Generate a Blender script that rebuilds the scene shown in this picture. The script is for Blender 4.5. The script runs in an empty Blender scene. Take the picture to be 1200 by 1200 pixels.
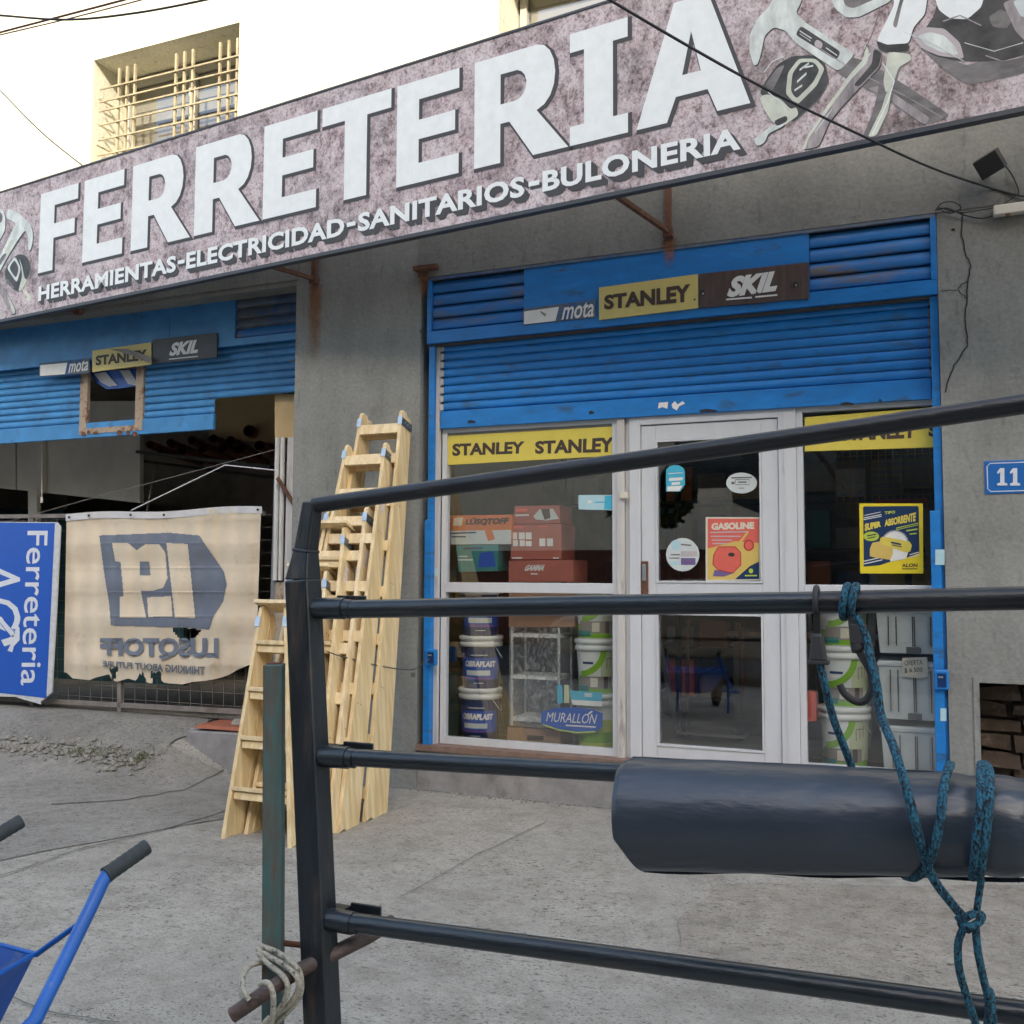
import bpy, math, random
from mathutils import Vector, Matrix
random.seed(7)
R = math.radians
sc = bpy.context.scene
COL = sc.collection
# ------------------------------------------------------------------ camera
YAW, PIT, ROL, F, H, D = R(22.706), R(3.873), R(.265), 1155.2, 1.4266, 6.03
fw = Vector((-math.sin(YAW)*math.cos(PIT), math.cos(YAW)*math.cos(PIT), math.sin(PIT)))
rt = Vector((math.cos(YAW), math.sin(YAW), 0)); up = rt.cross(fw)
rt, up = math.cos(ROL)*rt+math.sin(ROL)*up, -math.sin(ROL)*rt+math.cos(ROL)*up
EYE = Vector((0, -D, H))
cam = bpy.data.cameras.new('camera'); cam.sensor_width = 36; cam.lens = 36*F/1200; cam.clip_start = .05; cam.clip_end = 500
camo = bpy.data.objects.new('camera', cam); COL.objects.link(camo)
M_ = Matrix((rt, up, -fw)).transposed().to_4x4(); M_.translation = EYE
camo.matrix_world = M_; sc.camera = camo
# ------------------------------------------------------------------ world, sun, exposure
SUN_EL, SUN_AZ = R(30), R(24)          # azimuth: degrees to the right of the street side (-y)
sd = Vector((math.sin(SUN_AZ)*math.cos(SUN_EL), -math.cos(SUN_AZ)*math.cos(SUN_EL), math.sin(SUN_EL)))
w = bpy.data.worlds.new("World"); sc.world = w; w.use_nodes = True
sky = w.node_tree.nodes.new('ShaderNodeTexSky'); sky.sky_type = 'NISHITA'; sky.sun_disc = False
sky.sun_elevation = SUN_EL; sky.sun_rotation = math.atan2(sd.x, sd.y); sky.dust_density = 3.0; sky.air_density = 1.0; sky.ozone_density = 1.0
bg = w.node_tree.nodes['Background']; bg.inputs[1].default_value = .15
wm = w.node_tree.nodes.new('ShaderNodeMix'); wm.data_type = 'RGBA'; wm.blend_type = 'MULTIPLY'; wm.inputs[0].default_value = 1; wm.inputs[7].default_value = (1.0, .985, .92, 1)
w.node_tree.links.new(sky.outputs[0], wm.inputs[6]); w.node_tree.links.new(wm.outputs[2], bg.inputs[0])
sl = bpy.data.lights.new('sun', 'SUN'); sl.energy = 2.2; sl.angle = R(.53); sl.color = (1, .93, .82)
so = bpy.data.objects.new('sun', sl); COL.objects.link(so); so.rotation_euler = sd.to_track_quat('Z', 'Y').to_euler(); so.location = sd*30
vs = sc.view_settings; vs.view_transform = 'Standard'; vs.look = 'None'; vs.gamma = 1; vs.exposure = 1.8; vs.use_curve_mapping = False
sc.cycles.max_bounces = 8; sc.cycles.transparent_max_bounces = 16

# ------------------------------------------------------------------ a pixel's ray met with a real plane
def ray(px, py): return fw + rt*((px-600)/F) - up*((py-600)/F)
def atY(px, py, y=0.):
    d = ray(px, py); return EYE + d*((y+D)/d.y)
def atZ(px, py, z=0.):
    d = ray(px, py); return EYE + d*((z-H)/d.z)
SA, SB = 1.1192, .1265
def atS(px, py, lift=0.):
    d = ray(px, py); return EYE + d*((D-SA-lift)/(d.y+SB*d.x))
def PY(y): return lambda px, py: atY(px, py, y)
def PS(l): return lambda px, py: atS(px, py, l)

# ------------------------------------------------------------------ materials
MAT = {}
def pm(name, c, rough=.7, metal=0, var=.12, vs=6, bump=0., bs=60, stain=None, sa=.0, ss=2., stretch=(1,1,1), spec=.5, wave=0):
    m = bpy.data.materials.new(name); m.use_nodes = True; n = m.node_tree.nodes; l = m.node_tree.links
    b = n['Principled BSDF']; b.inputs['Roughness'].default_value = rough; b.inputs['Metallic'].default_value = metal
    b.inputs['Specular IOR Level'].default_value = spec
    tc = n.new('ShaderNodeTexCoord'); mp = n.new('ShaderNodeMapping'); mp.inputs['Scale'].default_value = stretch
    l.new(tc.outputs['Object'], mp.inputs[0])
    no = n.new('ShaderNodeTexNoise'); no.inputs['Scale'].default_value = vs; no.inputs['Detail'].default_value = 7; no.inputs['Roughness'].default_value = .62
    l.new(mp.outputs[0], no.inputs[0])
    rp = n.new('ShaderNodeValToRGB'); rp.color_ramp.elements[0].position = .3; rp.color_ramp.elements[1].position = .7
    rp.color_ramp.elements[0].color = [max(0, x*(1-var)) for x in c]+[1]; rp.color_ramp.elements[1].color = [min(1, x*(1+var)) for x in c]+[1]
    l.new(no.outputs[0], rp.inputs[0]); out = rp.outputs[0]
    if stain:
        n2 = n.new('ShaderNodeTexNoise'); n2.inputs['Scale'].default_value = ss; n2.inputs['Detail'].default_value = 9; n2.inputs['Roughness'].default_value = .7
        l.new(mp.outputs[0], n2.inputs[0])
        r2 = n.new('ShaderNodeValToRGB'); r2.color_ramp.elements[0].position = .62-.2*sa; r2.color_ramp.elements[1].position = .72-.1*sa
        r2.color_ramp.elements[0].color = (0,0,0,1); r2.color_ramp.elements[1].color = (min(1, .5+sa),)*3+(1,)
        l.new(n2.outputs[0], r2.inputs[0])
        mx = n.new('ShaderNodeMix'); mx.data_type = 'RGBA'; l.new(r2.outputs[0], mx.inputs[0]); l.new(out, mx.inputs[6]); mx.inputs[7].default_value = (*stain, 1); out = mx.outputs[2]
    if wave:
        wv = n.new('ShaderNodeTexNoise'); wv.inputs['Scale'].default_value = wave; wv.inputs['Detail'].default_value = 5
        mp2 = n.new('ShaderNodeMapping'); mp2.inputs['Scale'].default_value = (1, 1, .06); l.new(tc.outputs['Object'], mp2.inputs[0]); l.new(mp2.outputs[0], wv.inputs[0])
        r3 = n.new('ShaderNodeValToRGB'); r3.color_ramp.elements[0].position = .40; r3.color_ramp.elements[1].position = .60
        r3.color_ramp.elements[0].color = (.90,.83,.72,1); r3.color_ramp.elements[1].color = (1,1,1,1); l.new(wv.outputs[0], r3.inputs[0])
        mx = n.new('ShaderNodeMix'); mx.data_type = 'RGBA'; mx.blend_type = 'MULTIPLY'; mx.inputs[0].default_value = 1
        l.new(out, mx.inputs[6]); l.new(r3.outputs[0], mx.inputs[7]); out = mx.outputs[2]
    l.new(out, b.inputs['Base Color'])
    if bump:
        nb = n.new('ShaderNodeTexNoise'); nb.inputs['Scale'].default_value = bs; nb.inputs['Detail'].default_value = 8; l.new(mp.outputs[0], nb.inputs[0])
        bp = n.new('ShaderNodeBump'); bp.inputs['Strength'].default_value = bump; bp.inputs['Distance'].default_value = .01
        l.new(nb.outputs[0], bp.inputs['Height']); l.new(bp.outputs[0], b.inputs['Normal'])
    MAT[name] = m; return m
def flat(name, c, rough=.5):
    return pm(name, c, rough, var=.05, vs=15)
def nodes_mat(name):
    m = bpy.data.materials.new(name); m.use_nodes = True; MAT[name] = m
    return m, m.node_tree.nodes, m.node_tree.links, m.node_tree.nodes['Principled BSDF']

# concrete wall: mottled grey render with vertical streaks and dark scratches
def wall_mat(name, c, dark, streak=.55):
    m, n, l, b = nodes_mat(name); b.inputs['Roughness'].default_value = .9
    tc = n.new('ShaderNodeTexCoord')
    def noise(scale, st=(1,1,1), det=8, ro=.6):
        mp = n.new('ShaderNodeMapping'); mp.inputs['Scale'].default_value = st; l.new(tc.outputs['Object'], mp.inputs[0])
        t = n.new('ShaderNodeTexNoise'); t.inputs['Scale'].default_value = scale; t.inputs['Detail'].default_value = det; t.inputs['Roughness'].default_value = ro
        l.new(mp.outputs[0], t.inputs[0]); return t.outputs[0]
    def ramp(s, a, b_, ca, cb):
        r = n.new('ShaderNodeValToRGB'); e = r.color_ramp.elements; e[0].position = a; e[1].position = b_; e[0].color = (*ca, 1); e[1].color = (*cb, 1); l.new(s, r.inputs[0]); return r.outputs[0]
    def mul(a, b_, f=1):
        x = n.new('ShaderNodeMix'); x.data_type = 'RGBA'; x.blend_type = 'MULTIPLY'; x.inputs[0].default_value = f; l.new(a, x.inputs[6]); l.new(b_, x.inputs[7]); return x.outputs[2]
    base = ramp(noise(1.3), .35, .65, tuple(x*.82 for x in c), tuple(x*1.12 for x in c))
    o = mul(base, ramp(noise(5, (1, 1, .22)), .35, .6, dark, (1,1,1)), streak)
    o = mul(o, ramp(noise(14, (1, 1, .35), 6, .7), .36, .43, (.55,.55,.55), (1,1,1)), .45)
    o = mul(o, ramp(noise(45), .3, .6, (.8,.8,.8), (1,1,1)))
    l.new(o, b.inputs['Base Color'])
    bp = n.new('ShaderNodeBump'); bp.inputs['Strength'].default_value = .5; bp.inputs['Distance'].default_value = .012
    l.new(noise(22), bp.inputs['Height']); l.new(bp.outputs[0], b.inputs['Normal'])
    return m
wall_mat('grey_render', (.275,.28,.265), (.68,.70,.70), .5)
wall_mat('beam_render', (.215,.22,.205), (.8,.8,.78), .35)
wall_mat('cream_render', (.74,.70,.54), (.93,.91,.84), .5)
# paving
def paving(name, c, sc1=1.0):
    m, n, l, b = nodes_mat(name); b.inputs['Roughness'].default_value = .92
    tc = n.new('ShaderNodeTexCoord')
    def noise(scale, st=(1,1,1), det=8, ro=.6):
        mp = n.new('ShaderNodeMapping'); mp.inputs['Scale'].default_value = st; l.new(tc.outputs['Object'], mp.inputs[0])
        t = n.new('ShaderNodeTexNoise'); t.inputs['Scale'].default_value = scale; t.inputs['Detail'].default_value = det; t.inputs['Roughness'].default_value = ro
        l.new(mp.outputs[0], t.inputs[0]); return t.outputs[0]
    def ramp(s, a, b_, ca, cb):
        r = n.new('ShaderNodeValToRGB'); e = r.color_ramp.elements; e[0].position = a; e[1].position = b_; e[0].color = (*ca, 1); e[1].color = (*cb, 1); l.new(s, r.inputs[0]); return r.outputs[0]
    def mul(a, b_, f=1):
        x = n.new('ShaderNodeMix'); x.data_type = 'RGBA'; x.blend_type = 'MULTIPLY'; x.inputs[0].default_value = f; l.new(a, x.inputs[6]); l.new(b_, x.inputs[7]); return x.outputs[2]
    o = ramp(noise(.9*sc1), .35, .65, tuple(x*.84 for x in c), tuple(x*1.08 for x in c))
    o = mul(o, ramp(noise(4.5*sc1, det=12, ro=.75), .40, .53, (.76,.75,.73), (1,1,1)), .8)
    def mulf(a, b_, fac):
        x = n.new('ShaderNodeMix'); x.data_type = 'RGBA'; x.blend_type = 'MULTIPLY'; l.new(fac, x.inputs[0]); l.new(a, x.inputs[6]); l.new(b_, x.inputs[7]); return x.outputs[2]
    o = mulf(o, ramp(noise(34, (.8,1.5,1), 6, .7), .385, .43, (.30,.30,.31), (1,1,1)), ramp(noise(1.7, det=4), .38, .6, (.25,.25,.25), (.95,.95,.95)))
    o = mulf(o, ramp(noise(85, (.8,1.3,1), 4, .6), .37, .42, (.30,.30,.31), (1,1,1)), ramp(noise(2.6, det=4), .36, .6, (.25,.25,.25), (.9,.9,.9)))
    o = mul(o, ramp(noise(12, det=10, ro=.75), .40, .6, (.86,.86,.85), (1.0,1.0,1.0)))
    o = mul(o, ramp(noise(130, det=4), .35, .6, (.72,.72,.72), (1,1,1)), .8)
    l.new(o, b.inputs['Base Color'])
    bp = n.new('ShaderNodeBump'); bp.inputs['Strength'].default_value = .7; bp.inputs['Distance'].default_value = .012
    l.new(noise(30, det=10), bp.inputs['Height']); l.new(bp.outputs[0], b.inputs['Normal'])
    return m
paving('pavement', (.42,.395,.345)); paving('old_concrete', (.34,.32,.285), 1.6); paving('shaded_concrete', (.29,.275,.245), 1.4); paving('patch_concrete', (.375,.34,.29), 2.0)
# sign print: pinkish distressed plaster
def sign_mat():
    m, n, l, b = nodes_mat('sign_print'); b.inputs['Roughness'].default_value = .45
    tc = n.new('ShaderNodeTexCoord')
    def noise(scale, st=(1,1,1), det=8, ro=.6):
        mp = n.new('ShaderNodeMapping'); mp.inputs['Scale'].default_value = st; l.new(tc.outputs['Object'], mp.inputs[0])
        t = n.new('ShaderNodeTexNoise'); t.inputs['Scale'].default_value = scale; t.inputs['Detail'].default_value = det; t.inputs['Roughness'].default_value = ro
        l.new(mp.outputs[0], t.inputs[0]); return t.outputs[0]
    def ramp(s, stops):
        r = n.new('ShaderNodeValToRGB'); e = r.color_ramp.elements
        while len(e) < len(stops): e.new(.5)
        for k, (p, c) in enumerate(stops): e[k].position = p; e[k].color = (*c, 1)
        l.new(s, r.inputs[0]); return r.outputs[0]
    base = ramp(noise(1.6, (1,1,1.3), 10, .68), [(.33, (.22,.19,.185)), (.44, (.47,.40,.40)), (.52, (.60,.51,.52)), (.64, (.62,.58,.60))])
    blot = ramp(noise(26, (1,1,.85), 10, .75), [(.40, (.16,.13,.13)), (.46, (.66,.55,.55)), (.52, (1,.98,1))])
    mx = n.new('ShaderNodeMix'); mx.data_type = 'RGBA'; mx.blend_type = 'MULTIPLY'; mx.inputs[0].default_value = .82
    l.new(base, mx.inputs[6]); l.new(blot, mx.inputs[7])
    wht = ramp(noise(9, (1,1,.6), 10, .7), [(.46, (0,0,0)), (.56, (.75,.75,.75))])
    m2 = n.new('ShaderNodeMix'); m2.data_type = 'RGBA'; l.new(wht, m2.inputs[0]); l.new(mx.outputs[2], m2.inputs[6]); m2.inputs[7].default_value = (.66,.60,.62,1)
    m3 = n.new('ShaderNodeMix'); m3.data_type = 'RGBA'; m3.blend_type = 'MULTIPLY'; m3.inputs[0].default_value = .75
    l.new(m2.outputs[2], m3.inputs[6]); l.new(ramp(noise(70, (1,1,.9), 6, .7), [(.40, (.45,.36,.36)), (.5, (1,1,1))]), m3.inputs[7])
    m4 = n.new('ShaderNodeMix'); m4.data_type = 'RGBA'; m4.blend_type = 'MULTIPLY'; m4.inputs[0].default_value = .8
    l.new(m3.outputs[2], m4.inputs[6]); l.new(ramp(noise(3.4, (1,1,1.6), 12, .78), [(.38, (.42,.40,.40)), (.47, (.85,.83,.84)), (.55, (1,1,1))]), m4.inputs[7]); l.new(m4.outputs[2], b.inputs['Base Color'])
sign_mat()
# glass
m, n, l, b = nodes_mat('glass'); n.remove(b)
lw = n.new('ShaderNodeLayerWeight'); lw.inputs[0].default_value = .5
pw = n.new('ShaderNodeMath'); pw.operation = 'POWER'; pw.inputs[1].default_value = 4; l.new(lw.outputs['Facing'], pw.inputs[0])
fr = n.new('ShaderNodeMath'); fr.operation = 'MULTIPLY_ADD'; fr.inputs[1].default_value = .75; fr.inputs[2].default_value = .20; l.new(pw.outputs[0], fr.inputs[0])
tr = n.new('ShaderNodeBsdfTransparent'); tr.inputs[0].default_value = (.93,.95,.94,1); gl = n.new('ShaderNodeBsdfGlossy'); gl.inputs['Roughness'].default_value = .0
ms = n.new('ShaderNodeMixShader'); l.new(fr.outputs[0], ms.inputs[0]); l.new(tr.outputs[0], ms.inputs[1]); l.new(gl.outputs[0], ms.inputs[2]); l.new(ms.outputs[0], n['Material Output'].inputs[0])
m, n, l, b = nodes_mat('cling_film'); n.remove(b)
tr = n.new('ShaderNodeBsdfTransparent'); df = n.new('ShaderNodeBsdfDiffuse'); df.inputs[0].default_value = (.5,.5,.5,1); gl = n.new('ShaderNodeBsdfGlossy'); gl.inputs['Roughness'].default_value = .15
nn = n.new('ShaderNodeTexNoise'); nn.inputs['Scale'].default_value = 9; nn.inputs['Distortion'].default_value = 2; rr = n.new('ShaderNodeValToRGB'); rr.color_ramp.elements[0].position = .45; rr.color_ramp.elements[1].position = .62; rr.color_ramp.elements[0].color = (.12,.12,.12,1); rr.color_ramp.elements[1].color = (.5,.5,.5,1)
m1 = n.new('ShaderNodeMixShader'); m2 = n.new('ShaderNodeMixShader'); m1.inputs[0].default_value = .3
l.new(df.outputs[0], m1.inputs[1]); l.new(gl.outputs[0], m1.inputs[2]); l.new(nn.outputs[0], rr.inputs[0]); l.new(rr.outputs[0], m2.inputs[0]); l.new(tr.outputs[0], m2.inputs[1]); l.new(m1.outputs[0], m2.inputs[2]); l.new(m2.outputs[0], n['Material Output'].inputs[0])
# rust run (decal)
m, n, l, b = nodes_mat('rust_run'); b.inputs['Base Color'].default_value = (.30,.12,.035,1); b.inputs['Roughness'].default_value = .95
tc = n.new('ShaderNodeTexCoord'); sx = n.new('ShaderNodeSeparateXYZ'); l.new(tc.outputs['Generated'], sx.inputs[0])
nn = n.new('ShaderNodeTexNoise'); nn.inputs['Scale'].default_value = 18; nn.inputs['Detail'].default_value = 6; l.new(tc.outputs['Object'], nn.inputs[0])
def mth(op, a, b_):
    x = n.new('ShaderNodeMath'); x.operation = op
    for k, v in ((0, a), (1, b_)):
        if isinstance(v, (int, float)): x.inputs[k].default_value = v
        else: l.new(v, x.inputs[k])
    return x.outputs[0]
e = mth('MULTIPLY', mth('ABSOLUTE', mth('SUBTRACT', sx.outputs[0], .5), 0), 2.0)
e = mth('SUBTRACT', 1.0, e); e = mth('MULTIPLY', e, sx.outputs[2]); e = mth('MULTIPLY', e, mth('MULTIPLY', nn.outputs[0], 2.6)); e = mth('MINIMUM', e, .55)
l.new(e, b.inputs['Alpha'])

pm('blue_paint', (.009,.18,.53), .45, var=.16, vs=5, bump=.1, bs=40, stain=(.035,.07,.12), sa=.3, ss=4, stretch=(1,1,3))
pm('blue_paint_faded', (.045,.225,.50), .5, var=.2, vs=5, bump=.1, bs=40, stain=(.05,.09,.16), sa=.2, ss=6)
pm('blue_dusty', (.10,.13,.17), .7, var=.3, vs=8, stain=(.02,.09,.28), sa=.6, ss=5)
pm('blue_louvre', (.012,.145,.43), .5, var=.2, vs=5, stain=(.14,.115,.09), sa=.45, ss=2.2, stretch=(.7,1,3))
pm('white_paint', (.56,.58,.61), .4, var=.06, vs=9, stain=(.35,.33,.30), sa=.05, ss=9, stretch=(1,1,.3))
pm('white_old', (.52,.50,.48), .6, var=.14, vs=10, bump=.2, bs=60, stain=(.12,.08,.06), sa=.25, ss=7, stretch=(1.5,1,.25))
pm('timber_sill', (.20,.13,.10), .8, var=.25, vs=12, bump=.3)
pm('rust', (.13,.06,.035), .9, var=.35, vs=20, bump=.5, bs=80)
pm('rusty_white', (.42,.34,.26), .8, var=.25, vs=12, stain=(.16,.06,.02), sa=.7, ss=12, bump=.3)
pm('sign_frame', (.05,.055,.065), .5)
pm('sign_back', (.10,.10,.11), .7)
flat('letter_white', (.78,.82,.83), .4); flat('letter_dark', (.055,.055,.058), .6); pm('tool_light', (.60,.65,.63), .4, var=.28, vs=7, stretch=(2,2,1)); pm('tool_mid', (.30,.27,.28), .5, var=.5, vs=8, stretch=(3,3,.7)); pm('tool_dark', (.045,.045,.045), .5, var=.7, vs=9); pm('tool_grey', (.16,.15,.15), .5, var=.55, vs=7, stretch=(.8,.8,2)); pm('tool_lime', (.55,.58,.50), .5, var=.25, vs=8); flat('print_pink', (.46,.41,.43), .5)
flat('yellow', (.66,.55,.09), .45); flat('yellow_board', (.60,.50,.17), .5); flat('brown_ink', (.055,.035,.028), .6)
pm('skil_brown', (.075,.05,.045), .5, var=.3, vs=6, stretch=(6,1,1)); pm('skil_grey', (.045,.045,.05), .5)
flat('white', (.72,.72,.70), .5); flat('black', (.012,.012,.013), .5); flat('red', (.42,.03,.03), .45); flat('orange', (.62,.17,.045), .45); flat('teal', (.02,.20,.19), .5); flat('sky_blue', (.06,.42,.60), .4); flat('pale_blue', (.40,.60,.66), .4)
flat('navy', (.006,.03,.12), .35); flat('royal', (.004,.08,.42), .35); flat('lime', (.20,.42,.02), .4); flat('lime_yellow', (.45,.55,.06), .4); flat('pale_green', (.50,.55,.36), .4); flat('salmon', (.66,.13,.10), .4); flat('poster_yellow', (.72,.58,.03), .4); flat('poster_navy', (.01,.035,.10), .4); flat('gold', (.62,.45,.12), .5); flat('purple', (.15,.10,.25)); flat('silver_ink', (.55,.60,.60), .35); flat('grey_photo', (.25,.22,.2)); flat('cream_card', (.62,.58,.48), .7)
flat('board_blue', (.006,.085,.46), .35); flat('plate_blue', (.015,.13,.42), .35); flat('board_ink', (.62,.66,.72), .4)
pm('board_edge', (.55,.57,.58), .5, var=.15, vs=20)
pm('cardboard', (.33,.20,.13), .85, var=.1, vs=6); pm('red_carton', (.36,.11,.08), .7, var=.15, vs=5); pm('carton_brown', (.30,.22,.15), .85, var=.15)
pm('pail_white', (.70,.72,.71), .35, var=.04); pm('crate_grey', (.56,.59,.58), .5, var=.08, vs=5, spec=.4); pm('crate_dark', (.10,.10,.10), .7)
pm('pine', (.70,.56,.33), .6, var=.16, vs=9, stretch=(3,3,.35), bump=.1, bs=40, wave=26)
pm('pine_pale', (.74,.61,.39), .6, var=.14, vs=9, stretch=(3,3,.35), wave=22)
pm('pine_warm', (.62,.45,.23), .6, var=.2, vs=9, stretch=(3,3,.35), wave=30)
pm('galv', (.45,.50,.53), .38, metal=.85, var=.15, vs=30); pm('galv_dark', (.13,.15,.16), .5, metal=.6, var=.3, vs=20)
pm('black_steel', (.010,.014,.019), .36, var=.5, vs=10, bump=.15, bs=60, stain=(.075,.055,.042), sa=.30, ss=7, stretch=(2,2,.35), spec=.6)
pm('black_pipe', (.011,.018,.025), .30, var=.5, vs=16, bump=.10, bs=120, stain=(.075,.05,.042), sa=.22, ss=9, stretch=(.4,2,2), spec=.8)
pm('worn_pipe', (.016,.018,.022), .38, var=.5, vs=12, bump=.12, bs=90, stain=(.11,.06,.05), sa=.25, ss=8, stretch=(.5,2,2), spec=.6)
pm('green_steel', (.055,.125,.125), .6, var=.4, vs=10, bump=.3, bs=70, stain=(.12,.075,.055), sa=.85, ss=14, stretch=(2,2,.35))
pm('rust_pipe', (.075,.05,.042), .5, var=.4, vs=30, bump=.3, stain=(.2,.16,.14), sa=.1, ss=20, stretch=(1,1,3))
pm('roll_film', (.024,.036,.054), .38, var=.15, vs=5, bump=.25, bs=30, spec=.9, stretch=(.5,1.5,1.5), stain=(.07,.08,.095), sa=.05, ss=4)
pm('rubber', (.035,.042,.045), .75, var=.2, vs=40, bump=.3, bs=50)
pm('barrow_blue', (.005,.10,.42), .35, var=.15, vs=8, stain=(.20,.22,.24), sa=.12, ss=16, spec=.6)
pm('barrow_tray', (.005,.07,.33), .42, var=.18, vs=6, stain=(.16,.17,.18), sa=.15, ss=11)
pm('iron_grille', (.36,.30,.18), .7, var=.3, vs=12, stain=(.2,.08,.03), sa=.3, ss=8)
pm('pale_window', (.45,.42,.35), .6, var=.08); pm('curtain', (.17,.14,.10), .9, var=.2, vs=5, stretch=(6,1,.5)); pm('blind', (.26,.23,.18), .8, var=.1)
pm('banner', (.64,.55,.42), .85, var=.08, vs=4, bump=.25, bs=8, stain=(.42,.34,.25), sa=.15, ss=3)
pm('banner_ink', (.14,.165,.215), .85, var=.12, vs=6, bump=.2, bs=8); pm('banner_hem', (.60,.60,.62), .8); flat('banner_tear', (.02,.018,.018), .9)
pm('interior_dark', (.075,.07,.065), .9, var=.3); pm('interior_wall', (.42,.38,.33), .9, var=.2); pm('interior_floor', (.22,.21,.20), .7, var=.2); pm('panel_grey', (.78,.74,.66), .8, var=.12, vs=3); pm('tan_wall', (.52,.38,.20), .9, var=.12, vs=3)
pm('teal_sheet', (.02,.07,.08), .6, var=.3, vs=5); pm('pvc_pipe', (.24,.075,.05), .5); pm('white_pvc', (.62,.62,.60), .5, var=.15, vs=14, stretch=(1,1,.3)); pm('fence_steel', (.20,.18,.165), .7, var=.25, vs=12, stain=(.14,.07,.04), sa=.2); pm('grey_post', (.17,.19,.21), .6, var=.15)
pm('alu', (.40,.40,.40), .4, metal=.6); pm('brick_dark', (.065,.045,.033), .9, var=.4, vs=9, bump=.6, bs=30, stain=(.14,.12,.10), sa=.4, ss=9); pm('mortar', (.09,.08,.065), .95, var=.3, bump=.6, bs=30)
pm('plinth_render', (.26,.25,.25), .95, var=.22, vs=7, bump=.7, bs=20, stain=(.14,.14,.15), sa=.3, ss=4); pm('red_tile', (.34,.11,.06), .8, var=.2, bump=.3)
pm('cable', (.02,.02,.025), .6); pm('red_cable', (.10,.03,.03), .6); pm('lamp_white', (.62,.60,.53), .4); pm('lamp_body', (.02,.022,.022), .5)
pm('beige_house', (.88,.72,.54), .9, var=.1, vs=2, bump=.2); pm('brick_house', (.16,.05,.03), .9, var=.2, vs=8); pm('shade_block_wall', (.055,.05,.042), .9, var=.15, vs=2); pm('dark_pane', (.02,.02,.022), .2); pm('leaf_dark', (.035,.055,.02), .6, var=.3, vs=3); pm('bark', (.08,.06,.045), .9, bump=.5)
pm('car_paint', (.35,.31,.26), .3, metal=.3, var=.03); pm('tyre', (.02,.02,.02), .8); pm('asphalt', (.055,.055,.055), .9, var=.2, bump=.4)
pm('stone_bit', (.27,.255,.225), .9, var=.3, vs=20, bump=.4); pm('weed', (.11,.12,.045), .8, var=.4, vs=9); pm('rope_cream', (.45,.42,.34), .9, var=.35, vs=70, stain=(.05,.045,.04), sa=.6, ss=70, bump=.6, bs=120)
pm('hook_grey', (.035,.035,.038), .6, var=.2)
pm('paper', (.64,.54,.47), .8); pm('red_ink', (.45,.05,.04), .7)
# braided rope
m, n, l, b = nodes_mat('rope_blue'); b.inputs['Roughness'].default_value = .8
tc = n.new('ShaderNodeTexCoord'); ck = n.new('ShaderNodeTexVoronoi'); ck.inputs['Scale'].default_value = 420; mp = n.new('ShaderNodeMapping'); mp.inputs['Rotation'].default_value = (0, R(35), 0); mp.inputs['Scale'].default_value = (1, 1, .45)
l.new(tc.outputs['Object'], mp.inputs[0]); l.new(mp.outputs[0], ck.inputs[0]); r_ = n.new('ShaderNodeValToRGB'); r_.color_ramp.interpolation = 'CONSTANT'
e = r_.color_ramp.elements; e[0].color = (.012,.05,.085,1); e[1].position = .42; e[1].color = (.018,.13,.20,1); x = e.new(.75); x.color = (.007,.009,.012,1)
l.new(ck.outputs['Color'], r_.inputs[0]); l.new(r_.outputs[0], b.inputs['Base Color'])
bp = n.new('ShaderNodeBump'); bp.inputs['Strength'].default_value = .8; bp.inputs['Distance'].default_value = .002; l.new(ck.outputs['Distance'], bp.inputs['Height']); l.new(bp.outputs[0], b.inputs['Normal'])

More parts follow.
